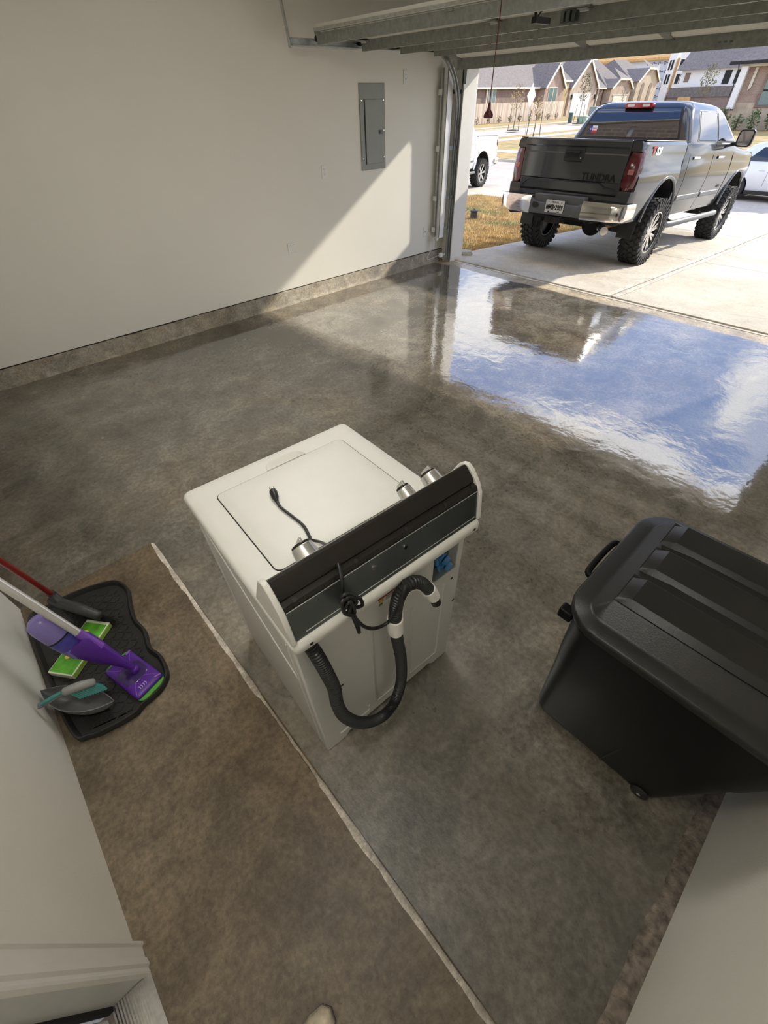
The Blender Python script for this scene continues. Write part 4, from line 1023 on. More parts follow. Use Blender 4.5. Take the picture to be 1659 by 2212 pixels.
    for s in (-1, 1):
        side_glass('window_frame', [(0.93, 1.885), (1.3, 1.895), (1.73, 1.895)], [(0.80, 1.525), (1.3, 1.525), (1.73, 1.525)], s, 0.003, M_black)
        side_glass('side_window', [(0.97, 1.865), (1.3, 1.875), (1.69, 1.875)], [(0.85, 1.545), (1.3, 1.545), (1.69, 1.545)], s, 0.008, M_glass)
        side_glass('window_frame', [(1.77, 1.895), (2.05, 1.885), (2.25, 1.80), (2.36, 1.72)], [(1.77, 1.525), (2.1, 1.525), (2.4, 1.525), (2.74, 1.525)], s, 0.003, M_black)
        side_glass('side_window', [(1.80, 1.875), (2.03, 1.865), (2.20, 1.79), (2.31, 1.71)], [(1.80, 1.545), (2.1, 1.545), (2.4, 1.545), (2.68, 1.545)], s, 0.008, M_glass)
    def rear_glass(nm, ub, ut, w0, w1, off, m):
        mb = MB(); rows = []
        for k in range(7):
            t = k/6; w = w0+(w1-w0)*t; u = ub+(ut-ub)*t
            rows.append([V(-u+2*u*j/8, vr(w)-off, w) for j in range(9)])
        mb.loft(rows, closed=False)
        bd = rows[0]+[r[-1] for r in rows[1:]]+list(reversed(rows[-1][:-1]))+[r[0] for r in reversed(rows[1:-1])]
        mb.loft([bd, [p+V(0, 0.012, 0) for p in bd]], cap=False)
        return mb.build(nm, m, T, smooth=60, weld=True)
    rear_glass('rear_window_frame', 0.805, 0.665, 1.525, 1.905, 0.003, M_black)
    rg = rear_glass('rear_window', 0.765, 0.635, 1.56, 1.885, 0.009, M_glass)
    ws = MB(); rows = []
    for k in range(6):
        w = 1.53+(1.90-1.53)*k/5; u = us(w)-0.10
        rows.append([V(-u+2*u*j/8, vf(w)+0.008, w) for j in range(9)])
    ws.loft(rows, closed=False); ws.build('windscreen', M_glass, T, smooth=60)
    # door shut lines, mouldings, handles
    for s in (-1, 1):
        for pts in ([(0.60, 1.49), (0.62, 1.30), (0.62, 1.15), (0.66, 0.95), (0.62, 0.66)], [(1.75, 1.50), (1.75, 0.64)], [(2.86, 1.44), (2.90, 1.1), (2.92, 0.64)]):
            prof_u = lambda w: np.interp(w, [0.62, 0.78, 1.0, 1.15, 1.28, 1.36, 1.50], [0.946, 0.976, 0.996, 1.001, 0.986, 0.973, 0.957])
            path = [V(s*(float(prof_u(w))-0.001), v, w) for v, w in spline([(a, b2, 0) for a, b2 in pts], 6) for _ in (0,)] if False else []
            sp_ = spline([V(a, b2, 0) for a, b2 in pts], 5)
            path = [V(s*(float(prof_u(q.y))-0.001), q.x, q.y) for q in sp_]
            MB().tube(path, 0.004, 5).build('shut_line', M_dark, T, smooth=60)
        MB().box((s*0.985-0.014, 0.64, 0.81), (s*0.985+0.018, 1.70, 0.875)).build('side_moulding', M_grey, T, bevel=0.01)
        MB().box((s*0.985-0.014, 1.79, 0.81), (s*0.985+0.018, 2.80, 0.875)).build('side_moulding', M_grey, T, bevel=0.01)
        for v in (0.80, 2.02):
            h = MB().tube([V(s*0.985, v, 1.335), V(s*1.025, v+0.03, 1.34), V(s*1.03, v+0.15, 1.34), V(s*0.985, v+0.19, 1.335)], 0.018, 8).build('door_handle', M_chrome, T, smooth=60)
        # wing mirror
        mr = MB().loft([[V(s*(1.13+x), 2.52+dy, 1.585+z) for x, z in rrect(0.24*k, 0.23*k, 0.05*k, 4)] for dy, k in ((0.0, 0.97), (0.02, 1.0), (0.07, 0.97), (0.13, 0.6))]).build('wing_mirror', M_black, T, smooth=50)
        MB().loft([[V(s*(1.13+x), 2.519+dy, 1.585+z) for x, z in rrect(0.19, 0.19, 0.04, 4)] for dy in (0.0, -0.004)]).build('mirror_glass', mat('mirror_glass', (0.45, 0.46, 0.46), 0.08, 0.9), mr)
        MB().tube([V(s*0.93, 2.60, 1.50), V(s*1.0, 2.58, 1.51), V(s*1.06, 2.56, 1.53)], 0.028, 8).build('mirror_arm', M_black, mr)
        # flares
        for v0 in (0.0, 3.70):
            pts = [V(s*0.985, v0+AR*1.01*math.cos(math.radians(a)), AC+AR*1.01*math.sin(math.radians(a))) for a in range(4, 177, 6)]
            MB().tube(pts, 0.028, 8).build('wheel_arch_lip', pt, T, smooth=60)
            ww = MB(); rows = []
            for a in range(-8, 189, 7):
                ca, sa = math.cos(math.radians(a)), math.sin(math.radians(a))
                rows.append([V(s*x_, v0+r_*ca, AC+r_*sa) for x_, r_ in ((0.97, AR*0.99), (0.64, AR*0.99), (0.63, AR*0.97), (0.63, 0.20), (0.62, 0.20), (0.615, AR*1.0), (0.97, AR*1.0))])
            ww.loft(rows); ww.build('wheel_well', M_under, T, smooth=40)
        # running board
        MB().tube([V(s*0.98, 0.55, 0.50), V(s*1.03, 0.60, 0.50), V(s*1.03, 3.05, 0.50), V(s*0.98, 3.10, 0.50)], 0.045, 10).build('step_bar', M_grey, T, smooth=60)
        for v in (0.95, 2.55): MB().box((s*0.80-0.10, v-0.03, 0.50), (s*0.80+0.22*s+0.02, v+0.03, 0.53)).tube([V(s*0.7, v, 0.62), V(s*0.98, v, 0.50)], 0.018, 8).build('step_bracket', M_under, T)
        # tail lamp
        tl_ = MB(); lp = []
        for w, va, ub in ((1.00, -1.155, 0.85), (1.05, -1.172, 0.80), (1.2, -1.178, 0.80), (1.35, -1.172, 0.805), (1.415, -1.150, 0.82)):
            uo = {1.00: 0.93, 1.05: 0.955, 1.2: 0.972, 1.35: 0.962, 1.415: 0.945}[w]
            lp.append([V(s*ub, va, w), V(s*(uo-0.04), va+0.004, w), V(s*uo, va+0.045, w), V(s*(uo+0.006), -1.06, w), V(s*ub, -1.06, w)])
        tl_.loft(lp)
        lam = tl_.build('tail_lamp', M_tail, T, smooth=50)
        MB().box((s*0.88-0.035, -1.183, 1.18), (s*0.88+0.035, -1.17, 1.235)).build('reverse_lens', mat('pink_lens', (0.45, 0.16, 0.14), 0.2), lam, bevel=0.006)
        # front lamp
        MB().loft([[V(s*(0.72+x), 4.49+dy, 1.10+z) for x, z in rrect(0.30, 0.20, 0.04, 3)] for dy in (0.0, 0.06)]).build('head_lamp', M_chrome, T)
        # mud flap
        MB().box((s*0.86-0.13, -0.60, 0.40), (s*0.86+0.10, -0.585, 0.68)).build('mud_flap', M_rubber, T)
    # tailgate
    tgp = [(0.93, -1.150), (0.955, -1.168), (1.02, -1.172), (1.075, -1.176), (1.085, -1.186), (1.37, -1.186), (1.385, -1.178), (1.44, -1.180), (1.455, -1.194), (1.51, -1.196), (1.528, -1.188), (1.532, -1.15), (1.532, -1.10), (0.93, -1.10)]
    tg = MB().loft([[V(u, v, w) for w, v in tgp] for u in (-0.787, -0.78, 0.78, 0.787)]).build('tailgate', pt, T, smooth=25, bevel=0.003)
    # raised lower swage with slanted shoulders
    sw = MB(); sp_ = [(-0.74, 0.985), (-0.70, 1.02), (-0.62, 1.065), (0.50, 1.065), (0.58, 1.02), (0.74, 1.005)]
    sw.tube([V(u, -1.185, w) for u, w in sp_], 0.007, 6).build('swage_line', pt, tg, smooth=60)
    hb_ = MB().loft([[V(0.02+x, v, 1.355+z) for x, z in rrect(w_, h_, 0.015, 3)] for v, w_, h_ in ((-1.185, 0.30, 0.15), (-1.197, 0.28, 0.13))]).build('handle_bezel', M_black, tg, smooth=40)
    MB().box((-0.09, -1.200, 1.325), (0.10, -1.196, 1.365)).build('handle_cup', M_dark, hb_)
    MB().tube([V(-0.10, -1.205, 1.385), V(0.11, -1.205, 1.385)], 0.014, 8).build('handle_bar', M_black, hb_)
    MB().cyl((0.135, -1.196, 1.325), (0.135, -1.201, 1.325), 0.009, n=12).build('lock', M_chrome, hb_)
    # bumper
    bp = MB()
    def bsec(u, v0, w0, w1): return [V(u, v0, w0+0.02), V(u, v0-0.015, w0+0.05), V(u, v0-0.015, w1-0.03), V(u, v0, w1), V(u, v0+0.20, w1), V(u, v0+0.20, w0)]
    bp.loft([bsec(-0.99, -1.27, 0.655, 0.85), bsec(-0.46, -1.34, 0.64, 0.86), bsec(-0.34, -1.34, 0.64, 0.80), bsec(0.34, -1.34, 0.64, 0.80), bsec(0.46, -1.34, 0.64, 0.86), bsec(0.99, -1.27, 0.655, 0.85)])
    bump = bp.build('rear_bumper', M_grey, T, bevel=0.006)
    MB().box((-0.40, -1.30, 0.785), (0.40, -1.16, 0.90)).build('bumper_step', M_grey, T, bevel=0.01)
    for s in (-1, 1):
        def cs2(u, v0, w0, w1): return [V(s*u, v0, w0+0.015), V(s*u, v0-0.012, w0+0.05), V(s*u, v0-0.012, w1-0.04), V(s*u, v0+0.004, w1), V(s*u, v0+0.10, w1+0.004), V(s*u, v0+0.10, w0)]
        cc = MB().loft([cs2(0.42, -1.352, 0.635, 0.868), cs2(0.80, -1.325, 0.640, 0.868), cs2(0.94, -1.295, 0.645, 0.866)] + [[V(s*1.005, -1.24, 0.665), V(s*1.015, -1.24, 0.70), V(s*1.015, -1.24, 0.83), V(s*1.005, -1.24, 0.866), V(s*0.92, -1.20, 0.866), V(s*0.92, -1.20, 0.655)]])
        cc.loft([[V(s*1.005, -1.24, 0.665), V(s*1.015, -1.24, 0.70), V(s*1.015, -1.24, 0.83), V(s*1.005, -1.24, 0.866)], [V(s*1.01, -0.95, 0.69), V(s*1.022, -0.95, 0.715), V(s*1.022, -0.95, 0.82), V(s*1.01, -0.95, 0.862)]])
        cc.build('bumper_chrome', M_chrome, T, smooth=50)
    # third brake lamp
    bl_ = MB().loft([[V(x, 0.545+dv, 1.925+z) for x, z in rrect(0.44*k, 0.055*k, 0.02, 3)] for dv, k in ((-0.03, 0.95), (-0.012, 1.0), (0.05, 1.0))]).build('brake_lamp', M_tailr, T, smooth=50)
    for s in (-1, 1): MB().loft([[V(s*0.115+x, 0.513+dv, 1.925+z) for x, z in rrect(0.11, 0.032, 0.012, 3)] for dv in (0.0, 0.012)]).build('clear_lens', mat('clear_lens', (0.75, 0.72, 0.68), 0.15), bl_)
    # underside: frame rails, axle, hitch, exhaust, tank
    un = MB().box((-0.48, -1.1, 0.58), (-0.38, 4.3, 0.70)).box((0.38, -1.1, 0.58), (0.48, 4.3, 0.70)).box((-0.45, -1.12, 0.60), (0.45, -1.02, 0.68)).box((-0.36, 0.8, 0.55), (0.36, 3.2, 0.68))
    un.build('frame_rails', M_under, T)
    MB().cyl((-0.80, 0, R), (0.80, 0, R), 0.05, n=14).sphere((0.05, 0.0, R), 0.17, 1.0, 0.85, 0.95).build('rear_axle', M_under, T, smooth=60)
    MB().cyl((-0.80, 3.7, R), (0.80, 3.7, R), 0.05, n=14).build('front_axle', M_under, T)
    for s in (-1, 1): MB().tube(spline([V(s*0.5, -0.70, 0.60), V(s*0.5, -0.2, 0.52), V(s*0.5, 0.4, 0.52), V(s*0.5, 0.75, 0.60)], 5), 0.03, 6).tube([V(s*0.42, -0.05, 0.5), V(s*0.40, -0.25, 0.78)], 0.03, 8).build('leaf_spring', M_under, T)
    if main:
        MB().box((-0.14, -1.33, 0.555), (0.04, -1.02, 0.64)).build('hitch_receiver', M_under, T, bevel=0.008)
        MB().box((-0.085, -1.334, 0.572), (-0.015, -1.329, 0.624)).build('hitch_hole', M_dark, T)
        MB().tube([V(0.10, -1.28, 0.60), V(0.14, -1.30, 0.575), V(0.17, -1.28, 0.60)], 0.010, 6).build('chain_ring', M_under, T)
        MB().box((-0.155, -1.362, 0.690), (0.150, -1.357, 0.845)).build('plate_bracket', M_black, T)
        lp_ = MB().box((-0.150, -1.366, 0.692), (0.150, -1.362, 0.842)).build('license_plate', M_tw, T, bevel=0.002)
        RX = Matrix.Rotation(math.pi/2, 4, 'X')
        text_part('MMB\u20222989', 0.085, 0.001, Matrix.Translation((0, -1.367, 0.755)) @ RX, M_dark, lp_, 'plate_number', 0.27, 0.0025)
        text_part('TEXAS', 0.032, 0.001, Matrix.Translation((0, -1.367, 0.818)) @ RX, M_dark, lp_, 'plate_state', 0.12)
        for x in (-0.105, 0.105):
            pts = [V(x+0.011*(1 if k % 2 == 0 else 0.42)*math.sin(k*math.pi/5), -1.3665, 0.818+0.011*(1 if k % 2 == 0 else 0.42)*math.cos(k*math.pi/5)) for k in range(10)]
            MB().prism(pts, (0, -0.0008, 0)).build('plate_star', M_dark, lp_)
        MB().prism([V(-0.10, -1.3665, 0.697), V(0.10, -1.3665, 0.697), V(0.085, -1.3665, 0.708), V(0.06, -1.3665, 0.700), V(-0.06, -1.3665, 0.700), V(-0.09, -1.3665, 0.712)], (0, -0.0008, 0)).build('plate_hills', M_dark, lp_)
        text_part('TUNDRA', 0.115, 0.006, Matrix.Translation((0.46, -1.188, 1.125)) @ RX, mat('tailgate_letters', (0.008, 0.008, 0.008), 0.4, spec=0.3), tg, 'tailgate_lettering', 0.50, 0.002)
        MB().lathe([(0.001, 0), (0.035, 0.0), (0.045, 0.006), (0.047, 0.012), (0.001, 0.012)], axis='y', n=20).xf(Matrix.Translation((-0.32, -1.363, 0.765)) @ Matrix.Rotation(math.pi, 4, 'Z') @ Matrix.Diagonal((1.2, 1, 0.8, 1))).build('spare_key_cap', M_black, bump)
        MB().box((-0.375, -1.358, 0.755), (-0.355, -1.352, 0.80)).build('trailer_socket', M_dark, bump)
        # bedside decal TSS
        RS = Matrix.Rotation(math.pi/2, 4, 'Z') @ RX
        SHR = Matrix(((1, 0.25, 0, 0), (0, 1, 0, 0), (0, 0, 1, 0), (0, 0, 0, 1)))
        text_part('T', 0.12, 0.001, Matrix.Translation((0.9635, -0.835, 1.42)) @ RS @ SHR, M_tr, bed, 'side_decal', 0.10, 0.006)
        text_part('SS', 0.11, 0.001, Matrix.Translation((0.966, -0.67, 1.42)) @ RS @ SHR, M_tw, bed, 'side_decal', 0.19, 0.006)
        text_part('4X4', 0.07, 0.001, Matrix.Translation((0.998, 2.66, 0.925)) @ RS, M_dark, cabo, 'door_badge', 0.16)
        # flag sticker on the rear glass
        def rwq(u0, u1, w0, w1, m, nm, par, off=0.011):
            return MB().poly([V(u0, vr(w0)-off, w0), V(u1, vr(w0)-off, w0), V(u1, vr(w1)-off, w1), V(u0, vr(w1)-off, w1)]) and None
        fs = MB(); fs.prism([V(-0.66, vr(1.60)-0.0105, 1.60), V(-0.53, vr(1.60)-0.0105, 1.60), V(-0.53, vr(1.69)-0.0105, 1.69), V(-0.66, vr(1.69)-0.0105, 1.69)], (0, 0.001, 0)); flag = fs.build('flag_sticker', M_tw, rg)
        for (u0, u1, w0, w1, m_) in ((-0.66, -0.615, 1.60, 1.69, M_tb), (-0.615, -0.53, 1.60, 1.632, M_tr)):
            q = MB(); q.prism([V(u0, vr(w0)-0.0125, w0), V(u1, vr(w0)-0.0125, w0), V(u1, vr(w1)-0.0125, w1), V(u0, vr(w1)-0.0125, w1)], (0, 0.001, 0)); q.build('flag_field', m_, flag)
        pts = [V(-0.638+0.02*(1 if k % 2 == 0 else 0.42)*math.sin(k*math.pi/5), vr(1.645)-0.0145, 1.645+0.02*(1 if k % 2 == 0 else 0.42)*math.cos(k*math.pi/5)) for k in range(10)]
        MB().prism(pts, (0, 0.001, 0)).build('flag_star', M_tw, flag)
        text_part('TEXAS', 0.03, 0.0005, Matrix.Translation((-0.573, vr(1.655)-0.0125, 1.655)) @ RX, M_tr, flag, 'flag_text', 0.07)
        # exhaust
        MB().cyl((0.62, -0.6, 0.56), (0.66, -1.10, 0.56), 0.04, n=14).build('exhaust_pipe', mat('rusty_pipe', (0.22, 0.13, 0.08), 0.6, 0.4, var=0.3), T)
        MB().cyl((0.66, -1.08, 0.56), (0.80, -1.26, 0.545), 0.052, 0.055, n=16).build('exhaust_tip', M_chrome, T)
    # wheels
    tm, trm, rm, spm, hm_ = wheel_meshes(R, 0.31, R*0.60, rims)
    first = None
    for s in (1, -1):
        for v in (0.0, 3.70):
            if first is None:
                w = tm.build('wheel', M_tyre, T, smooth=40); parts = [trm.build('tread', M_tyre, w, smooth=20), rm.build('rim', rd, w, smooth=40), spm.build('spokes', rs, w, smooth=30), hm_.build('hub_cap', rs, w, smooth=40)]
                first = w
            else:
                w = dup(first, T)
                for q in parts: dup(q, w)
            w.location = (s*0.905, v, R); w.rotation_euler = (0.37*(v+s), 0, 0 if s > 0 else math.pi)
    return T

TRUCK = make_truck('pickup_truck', 'lifted dark grey crew cab pickup truck with big knobbly tyres on driveway', (-3.955, 8.388, -0.105), (-0.054, 0, 0.0159), paint('dark_grey_paint', (0.030, 0.034, 0.037), 0.14))
make_truck('pickup_truck', 'white pickup truck with silver six spoke wheels parked on the neighbouring driveway', (-13.36, 16.25, -0.50), (0.02, 0, math.radians(-172.4)), paint('white_paint', (0.80, 0.80, 0.80), 0.3), R=0.44, rims='six', main=False, rim_mats=(M_rimd, M_rims), scale=0.95)

def make_car(name, label, loc, rotz, pt, suv=False):
    T = thing(name, label, 'car', loc, (0, 0, rotz))
    hgt = 1.62 if suv else 1.45
    half = [(0.0, 0.22), (0.75, 0.22), (0.84, 0.27), (0.89, 0.42), (0.905, 0.62), (0.89, 0.80), (0.86, 0.90), (0.80, 0.93), (0.0, 0.93)]
    def sec(v, k, top):
        h = [(u*k, w if w < 0.6 else 0.6+(w-0.6)*(top-0.6)/0.33) for u, w in half]
        return [V(u, v, w) for u, w in h]+[V(-u, v, w) for u, w in h[-2:0:-1]]
    tr_ = 1.02 if suv else 0.98
    b = MB().loft([sec(-2.28, 0.80, 0.80), sec(-2.22, 0.90, tr_-0.06), sec(-1.9, 0.98, tr_), sec(-1.0, 1.0, tr_), sec(0.2, 1.0, 0.97), sec(1.0, 1.0, 0.95), sec(1.7, 0.97, 0.86), sec(2.15, 0.88, 0.76), sec(2.28, 0.76, 0.66)])
    body = b.build('body', pt, T, smooth=40)
    cuts = []
    for v in (-1.36, 1.38):
        for s in (-1, 1): cuts.append(MB().cyl((s*0.60, v, 0.33), (s*1.2, v, 0.33), 0.37, n=32).build('cut', None, T))
    carve(body, cuts)
    ve = -2.1 if suv else -1.75
    lv = [(0.93, ve, 1.15, 0.86, 0.15), (1.15, ve+0.12, 0.75, 0.76, 0.2), (hgt-0.10, ve+0.38, 0.28, 0.66, 0.25), (hgt-0.03, ve+0.55, 0.08, 0.60, 0.25), (hgt, ve+0.8, -0.2, 0.45, 0.2)]
    MB().loft([[V(x, y, w) for x, y in rrect(2*u, v1-v0, r, 6, 0, (v0+v1)/2)] for w, v0, v1, u, r in lv]).build('roof', pt, T, smooth=40)
    def us(w): return float(np.interp(w, [l[0] for l in lv], [l[3] for l in lv]))
    for s in (-1, 1):
        for bot, top in (([(ve+0.45, 1.0), (-0.62, 1.0)], [(ve+0.75, hgt-0.13), (-0.62, hgt-0.12)]), ([(-0.54, 1.0), (0.78, 1.0)], [(-0.54, hgt-0.12), (0.22, hgt-0.15)])):
            mb = MB(); rows = []
            for k in range(6):
                t = k/5; rows.append([V(s*(us(bo[1]+(tp_[1]-bo[1])*t)+0.006), bo[0]+(tp_[0]-bo[0])*t, bo[1]+(tp_[1]-bo[1])*t) for bo, tp_ in zip(bot, top)])
            mb.loft(rows, closed=False); mb.build('side_window', M_glass, T, smooth=60)
        for v in (-0.58, 0.55): MB().tube([V(s*0.885, v, 0.92), V(s*0.907, v, 0.62), V(s*0.89, v, 0.42)], 0.004, 5).build('shut_line', M_dark, T)
        for v in (-0.85, 0.25): MB().tube([V(s*0.885, v, 0.80), V(s*0.915, v+0.03, 0.80), V(s*0.915, v+0.14, 0.80), V(s*0.885, v+0.17, 0.80)], 0.012, 6).build('door_handle', pt, T)
        MB().box((s*0.86-0.04, -1.0, 0.20), (s*0.86+0.03, 1.0, 0.30)).build('sill', M_black, T, bevel=0.01)
        MB().loft([[V(s*(0.70+x), -2.235+dv, 0.80+z) for x, z in rrect(0.22, 0.14, 0.03, 3)] for dv in (-0.02, 0.12)]).build('tail_lamp', M_tailr, T)
        MB().sphere((s*0.96, 0.62, 1.02), 0.09, 1.0, 0.7, 0.75).build('wing_mirror', pt, T, smooth=60)
    mb = MB(); mb.loft([[V(-0.60, ve-0.0+0.0, 1.0), V(0.60, ve, 1.0)], [V(-0.52, ve+0.36, hgt-0.12), V(0.52, ve+0.36, hgt-0.12)]], closed=False); mb.build('rear_window', M_glass, T)
    mb = MB(); mb.loft([[V(-0.68, 1.05, 1.0), V(0.68, 1.05, 1.0)], [V(-0.55, 0.33, hgt-0.12), V(0.55, 0.33, hgt-0.12)]], closed=False); mb.build('windscreen', M_glass, T)
    MB().box((-0.6, -2.0, 0.2), (0.6, 2.0, 0.3)).build('underbody', M_under, T)
    tm, trm, rm, spm, hm_ = wheel_meshes(0.33, 0.21, 0.215, 'six'); trm.bm.free()
    first = None
    for s in (1, -1):
        for v in (-1.36, 1.38):
            if first is None:
                w = tm.build('wheel', M_tyre, T, smooth=40); parts = [rm.build('rim', M_rims, w, smooth=40), spm.build('spokes', M_rims, w, smooth=30), hm_.build('hub_cap', M_rims, w)]; first = w
            else:
                w = dup(first, T)
                for q in parts: dup(q, w)
            w.location = (s*0.80, v, 0.33); w.rotation_euler = (0, 0, 0 if s > 0 else math.pi)
    return T
make_car('parked_car', 'white car parked along the street beyond the grey pickup', (-3.55, 20.6, -0.62), math.radians(-90), paint('white_car_paint', (0.78, 0.78, 0.77), 0.3))
make_car('parked_car', 'small dark car on a far driveway between the brick houses', (-49.0, 98.5, -0.45), math.radians(70), paint('black_car_paint', (0.02, 0.022, 0.025), 0.25), suv=True)

# ================================================================ outdoors: driveway, lawns, streets
def gz(y): return 0.0 if y < 6.2 else (-0.0540*(y-6.44) if y < 16.5 else -0.56)
def slab_piece(name, x0, x1, y0, y1, m, parent=None, th=0.10, dz=0.0, bev=0.006):
    mb = MB(); c = [(x0, y0), (x1, y0), (x1, y1), (x0, y1)]
    mb.loft([[V(x, y, gz(y)+dz-th) for x, y in c], [V(x, y, gz(y)+dz) for x, y in c]])
    return mb.build(name, m, parent, smooth=0, bevel=bev)
drv = struct(MB().box((-5.35, 6.19, -0.9), (2.6, 16.3, -0.72)).build('driveway', M_drive))
XJ = -2.38
for x0, x1 in ((-5.30, XJ-0.092), (XJ+0.092, 2.5)):
    for y0, y1 in ((6.20, 9.52), (9.535, 12.9), (12.915, 16.2)):
        slab_piece('concrete_slab', x0, x1, y0, y1, M_drive, drv, th=0.12)
M_joint = concrete_mat('pale_joint', (0.58, 0.53, 0.45), (0.70, 0.65, 0.55), (1, 1, 1), rough=0.8, scale=2)
slab_piece('joint_strip', XJ-0.088, XJ-0.014, 6.20, 16.2, M_joint, drv, th=0.10, dz=0.004, bev=0.003)
slab_piece('joint_strip', XJ+0.014, XJ+0.088, 6.20, 16.2, M_joint, drv, th=0.10, dz=0.004, bev=0.003)
slab_piece('threshold_strip', XRET-0.1, 0.4, 6.132, 6.180, M_joint, drv, th=0.06, dz=0.003, bev=0.002)
def grass_mat(name, tan, green, gpos=0.60):
    m = mat(name, tan, 0.9, var=0.3, scale=2.2)
    nt = m.node_tree; b = nt.nodes['Principled BSDF']; prev = b.inputs['Base Color'].links[0].from_socket
    tc = nt.nodes.new('ShaderNodeTexCoord'); n = nt.nodes.new('ShaderNodeTexNoise'); n.inputs['Scale'].default_value = 0.9; n.inputs['Detail'].default_value = 5
    nt.links.new(tc.outputs['Object'], n.inputs['Vector'])
    r = nt.nodes.new('ShaderNodeValToRGB'); r.color_ramp.elements[0].position = gpos-0.08; r.color_ramp.elements[1].position = gpos+0.08
    nt.links.new(n.outputs['Fac'], r.inputs[0])
    x = nt.nodes.new('ShaderNodeMix'); x.data_type = 'RGBA'; nt.links.new(r.outputs[0], x.inputs['Factor']); nt.links.new(prev, x.inputs['A']); x.inputs['B'].default_value = (*green, 1)
    nt.links.new(x.outputs['Result'], b.inputs['Base Color']); return m
M_lawn = grass_mat('dormant_lawn', (0.40, 0.27, 0.10), (0.17, 0.20, 0.06))
M_blade = grass_mat('grass_blades', (0.52, 0.36, 0.15), (0.22, 0.27, 0.08))
struct(grid_plane('lawn_ground', -40, -5.36, 6.42, 14.9, 30, 20, lambda x, y: gz(y)-0.035, M_lawn))
rg_ = random.Random(5); vs_, fs_ = [], []
while len(fs_) < 70000:
    x = -5.37-rg_.random()**1.3*5.8; y = 6.55+rg_.random()*8.3
    h = rg_.uniform(0.025, 0.06); a = rg_.uniform(0, 6.283); l = rg_.uniform(0.0, 0.04); w = rg_.uniform(0.003, 0.006); z = gz(y)-0.036
    i = len(vs_); ca, sa = math.cos(a), math.sin(a)
    vs_ += [(x-sa*w, y+ca*w, z), (x+sa*w, y-ca*w, z), (x+ca*l, y+sa*l, z+h)]; fs_.append((i, i+1, i+2))
me = bpy.data.meshes.new('lawn_grass'); me.from_pydata(vs_, [], fs_); me.update()
lg_ = link('lawn_grass', me, M_blade, None, smooth=0); lg_['kind'] = 'stuff'; tag(lg_, 'short tan dormant grass with green tufts beside the driveway', 'grass')
struct(MB().box((-60, 14.9, -0.7), (40, 16.4, -0.49)).build('sidewalk', M_drive, bevel=0.01))
struct(MB().box((-60, 16.4, -0.75), (40, 16.75, -0.545)).build('kerb', M_drive, bevel=0.01))
struct(MB().box((-160, 16.75, -0.9), (90, 420, -0.60)).build('street', M_street))
def ground_box(name, x0, x1, y0, y1, z, m): return struct(MB().box((x0, y0, -0.8), (x1, y1, z)).build(name, m))
ground_box('kerb', -29.9, 60, 25.5, 25.8, -0.50, M_drive); ground_box('kerb', -29.9, -29.6, 25.8, 400, -0.50, M_drive)
ground_box('lawn_verge', -29.6, 60, 25.8, 400, -0.485, M_lawn)
ground_box('sidewalk', -27.6, 60, 28.6, 30.2, -0.470, M_drive); ground_box('sidewalk', -27.6, -26.1, 30.2, 300, -0.470, M_drive)
ground_box('kerb', -38.6, -38.3, 25.5, 400, -0.50, M_drive)
ground_box('lawn_verge', -140, -38.6, 25.5, 400, -0.485, M_lawn)
ground_box('sidewalk', -41.2, -39.9, 25.5, 400, -0.470, M_drive)
slab_n = struct(MB().loft([[V(x, y, gz(y)-0.12) for x, y in ((-17.5, 8), (-11.3, 8), (-11.3, 14.9), (-17.5, 14.9))], [V(x, y, gz(y)-0.01) for x, y in ((-17.5, 8), (-11.3, 8), (-11.3, 14.9), (-17.5, 14.9))]]).build('neighbour_driveway', M_drive))
ground_box('house_driveway', -54, -38.6, 91.5, 101.5, -0.465, M_drive)
# bits beside the jamb and in the near lawn
M_stone = mat('pale_stone', (0.46, 0.42, 0.35), 0.85, var=0.2, scale=25, bump=0.3)
for k, (x, y, s, a) in enumerate(((-5.20, 6.62, 0.15, 0.3), (-5.42, 6.52, 0.13, -0.4), (-5.38, 6.82, 0.16, 0.9))):
    o = MB(); r9 = random.Random(k)
    lp = [(math.cos(t)*s*r9.uniform(0.8, 1.1), math.sin(t)*s*0.65*r9.uniform(0.8, 1.1)) for t in [i*math.pi/4 for i in range(8)]]
    o.loft([[V(p, q, 0) for p, q in lp], [V(p*1.03, q*1.03, 0.03) for p, q in lp], [V(p*0.9, q*0.9, 0.055) for p, q in lp]])
    q = o.build('paving_stone', M_stone, smooth=40); q.location = (x, y, gz(y)-0.045 if x < -5.33 else gz(y)); q.rotation_euler[2] = a
    tag(q, 'pale broken paving stone on the ground outside the door jamb', 'stone', 'stones by the jamb')
pc = on_z(1023, 472, -0.23)
cap = thing('cleanout_cap', 'round dark grey pipe cap standing in the dry grass', 'pipe cap', (pc.x, pc.y, gz(pc.y)-0.036))
MB().lathe([(0.085, 0), (0.09, 0.02), (0.09, 0.13), (0.075, 0.14), (0.075, 0.15), (0.10, 0.155), (0.10, 0.185), (0.03, 0.19)], n=20).build('cap_body', mat('cap_grey', (0.06, 0.06, 0.06), 0.6), cap, smooth=40)
MB().box((-0.02, -0.02, 0.19), (0.02, 0.02, 0.22)).build('cap_nut', M_grey, cap, bevel=0.003)

